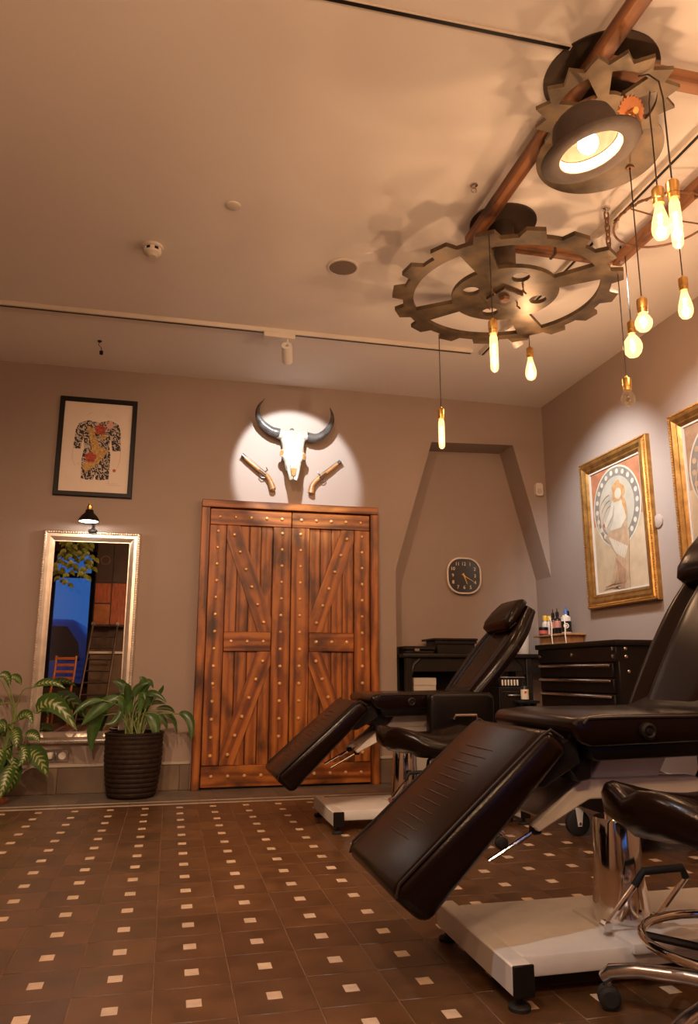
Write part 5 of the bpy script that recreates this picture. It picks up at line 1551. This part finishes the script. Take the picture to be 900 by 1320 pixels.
obj('saucer', LA([(0, 0), (.100, 0), (.118, .022), (.112, .022), (.096, .006), (0, .006)], 30, pt), M['terra'], pp)
obj('pot', LA([(0, .007), (.078, .007), (.098, .15), (.108, .152), (.110, .185), (.100, .186), (.094, .16), (0, .155)], 30, pt), M['terra'], pp)
obj('soil', LA([(0, .15), (.096, .15), (.094, .170), (0, .175)], 24, pt), M['soil'], pp)
stalk = [V(-1.045, 5.27, .165), V(-.99, 5.28, .33), V(-.955, 5.285, .48), V(-.950, 5.29, .56)]
obj('main_stem', T(spline(stalk, 4), .012, 8), M['stem'], pp)
for a, b, c_, w in P1:
    z = min(max(a[2] - .10, .18), .55)
    k = min(range(4), key=lambda q: abs(stalk[q].z - z))
    plant_leaf(pp, a, b, c_, w, M['vleaf'], stalk[k])

# ------------------------------------------------------------------ the room behind the camera (seen in the mirror, but for the added fill window)
w = obj('window_1', B((WX0, RY - .09, WZ0), (WX1, RY - .05, WZ0 + .05)), M['black'], kind='structure', origin=(WX0, RY, WZ0))
def bar(lo, hi): obj('window_bar', B(lo, hi, .003), M['black'], w)
bar((WX0, RY - .09, WZ0), (WX0 + .06, RY - .02, WZ1)); bar((WX1 - .06, RY - .09, WZ0), (WX1, RY - .02, WZ1))
bar((WX0, RY - .09, WZ1 - .05), (WX1, RY - .02, WZ1)); bar((WX0, RY - .09, 2.34), (WX1, RY - .02, 2.42)); bar((WX0, RY - .09, WZ0), (WX1, RY - .02, WZ0 + .06))
w2 = obj('fill_window', B((VX0, RY - .09, VZ0), (VX1, RY - .02, VZ0 + .06)), M['black'], kind='structure', origin=(VX0, RY, VZ0))  # invented second rear window, added for blue fill on the chairs
for lo, hi in (((VX0, VZ0), (VX0 + .06, VZ1)), ((VX1 - .06, VZ0), (VX1, VZ1)), ((VX0, VZ1 - .06), (VX1, VZ1)), ((1.67, VZ0), (1.73, VZ1))):
    obj('window_bar', B((lo[0], RY - .09, lo[1]), (hi[0], RY - .02, hi[1]), .003), M['black'], w2)
obj('pane', B((VX0 + .05, RY - .06, VZ0 + .05), (1.68, RY - .055, VZ1 - .05)), M['pane'], w2)
obj('pane', B((1.72, RY - .06, VZ0 + .05), (VX1 - .05, RY - .055, VZ1 - .05)), M['pane'], w2)
obj('pane', B((WX0 + .05, RY - .06, WZ0 + .05), (WX1 - .05, RY - .055, 2.35)), M['pane'], w)
obj('pane', B((WX0 + .05, RY - .06, 2.41), (WX1 - .05, RY - .055, WZ1 - .04)), M['pane'], w)
v = thing('parked_van', 'dark van with blue roof line parked outside the window', 'van', (-1.9, RY - 2.4, 0))
obj('body', rslab(bmesh.new(), [(-4.0, .25), (-1.35, .25), (-1.30, .9), (-1.45, 1.35), (-1.75, 1.75), (-4.0, 1.80)], RY - 3.1, RY - 1.6, .08, 3), M['bluepaint'], v)
obj('side_glass', rslab(bmesh.new(), [(-3.9, 1.0), (-1.62, 1.0), (-1.66, 1.32), (-1.88, 1.62), (-3.9, 1.68)], RY - 1.62, RY - 1.585, .01, 1), M['clockface'], v)
for x in (-3.4, -1.8):
    obj('wheel', LA([(0, -.1), (.30, -.1), (.33, -.05), (.33, .05), (.30, .1), (0, .1)], 24, frame((x, RY - 1.68, .33), (1, 0, 0), (0, 0, 1))), M['rubber'], v)
obj('pavement', B((-7, RY - 8, -.12), (4, RY - .1, 0)), M['grout'], kind='structure')
s = thing('wall_cabinet', 'dark wooden cabinet wall with red wood and copper panels by the window', 'cabinet', (-.95, RY + .2, 0))
obj('carcass', B((-1.26, RY + .002, 1.52), (-.70, RY + .30, H - .03), .004), M['cabdark'], s)
for x0, x1, z0, z1, mk in ((-1.245, -1.00, 2.24, 2.98, 'cabdark'), (-.985, -.72, 2.24, 2.98, 'cabdark'), (-1.245, -1.00, 1.90, 2.22, 'cabwood'), (-.985, -.72, 1.55, 2.22, 'cabwood'), (-1.245, -1.00, 1.55, 1.88, 'copper')):
    obj('panel', B((x0, RY + .298, z0), (x1, RY + .315, z1), .003), M[mk], s)
obj('speaker_ring', T([(-1.12 + .07 * math.cos(i * PI / 10), RY + .317, 2.60 + .07 * math.sin(i * PI / 10)) for i in range(20)], .008, 6, True), M['rust'], s)
s = thing('counter', 'pale wall counter under the dark wooden cabinets', 'counter', (-.5, RY + .3, 0))
obj('front', B((-1.26, RY + .002, 0), (.4, RY + .36, 1.08), .004), M['skirt'], s)
obj('top', B((-1.28, RY + .002, 1.08), (.42, RY + .40, 1.12), .005), M['plasticw'], s)
s = thing('library_ladder', 'dark metal ladder leaning against the wooden cabinets', 'ladder', (-1.1, RY + .7, 0))
ta, tb = V(-1.24, RY + .34, 1.56), V(-1.36, RY + .85, 0)
td, te = V(-.86, RY + .34, 1.56), V(-.96, RY + .85, 0)
obj('stile', T([ta, tb], .018, 8), M['darkmetal'], s); obj('stile', T([td, te], .018, 8), M['darkmetal'], s)
for i in range(9):
    k = .02 + .115 * i
    obj('rung', T([ta.lerp(tb, k), td.lerp(te, k)], .014, 8), M['darkmetal'], s)
for q in (ta, td):
    obj('hook', LA([(0, -.02), (.03, -.02), (.03, .02), (0, .02)], 14, frame(q, (1, 0, 0), (0, 0, 1))), M['alu'], s)
s = thing('wooden_chair', 'orange brown wooden chair with slatted back by the window', 'chair', (-1.62, RY + .5, 0))
for x in (-1.76, -1.47):
    obj('back_post', T(spline([(x, RY + .75, 0), (x, RY + .70, .45), (x + .03, RY + .66, .75), (x + .04, RY + .62, 1.04)], 4), .018, 8), M['chairwood'], s)
    obj('leg', T([(x, RY + .30, 0), (x, RY + .30, .45)], .017, 8), M['chairwood'], s)
obj('seat', B((-1.79, RY + .28, .44), (-1.44, RY + .72, .47), .008, 2), M['chairwood'], s)
for z, y in ((1.0, .63), (.90, .645), (.80, .655), (.70, .67)):
    obj('slat', B((-1.74, RY + y - .01, z - .022), (-1.43, RY + y + .01, z + .022), .004), M['chairwood'], s)
hp = thing('hanging_plant', 'trailing yellow-green vine hanging before the window', 'plant', (-1.58, RY + .35, 2.86))
obj('basket', LA([(0, 2.86), (.10, 2.87), (.14, 2.97), (.13, 2.97), (.10, 2.88), (0, 2.88)], 20, Matrix.Translation((-1.58, RY + .35, 0))), M['pot'], hp)
obj('hook_wire', T([(-1.58, RY + .35, 2.88), (-1.58, RY + .35, H)], .004, 6), M['cord'], hp)
for i in range(7):
    an = i * .9
    st = [V(-1.58 + .10 * math.cos(an), RY + .35 + .08 * math.sin(an), 2.93)]
    L_ = .5 + .35 * ((i * 37) % 5) / 5
    for j in range(1, 6):
        st.append(V(-1.58 + (.13 + .03 * j) * math.cos(an) + .03 * math.sin(j * 2 + i), RY + .35 + .10 * math.sin(an), 2.93 - L_ * j / 5))
    tr = obj('tendril', T(st, .004, 5), M['stem'], hp)
    for j in range(1, 6):
        for q in (0, 1):
            p0 = st[j] + V(0, 0, .05 * q)
            dx = (.09 if (j + q) % 2 else -.09)
            obj('leaf', leaf_bm(p0, p0 + V(dx * .5, .02, .01), p0 + V(dx, .03, -.05), .075, 5, V(0, 1, .3)), M['vine'], tr, angle=80)
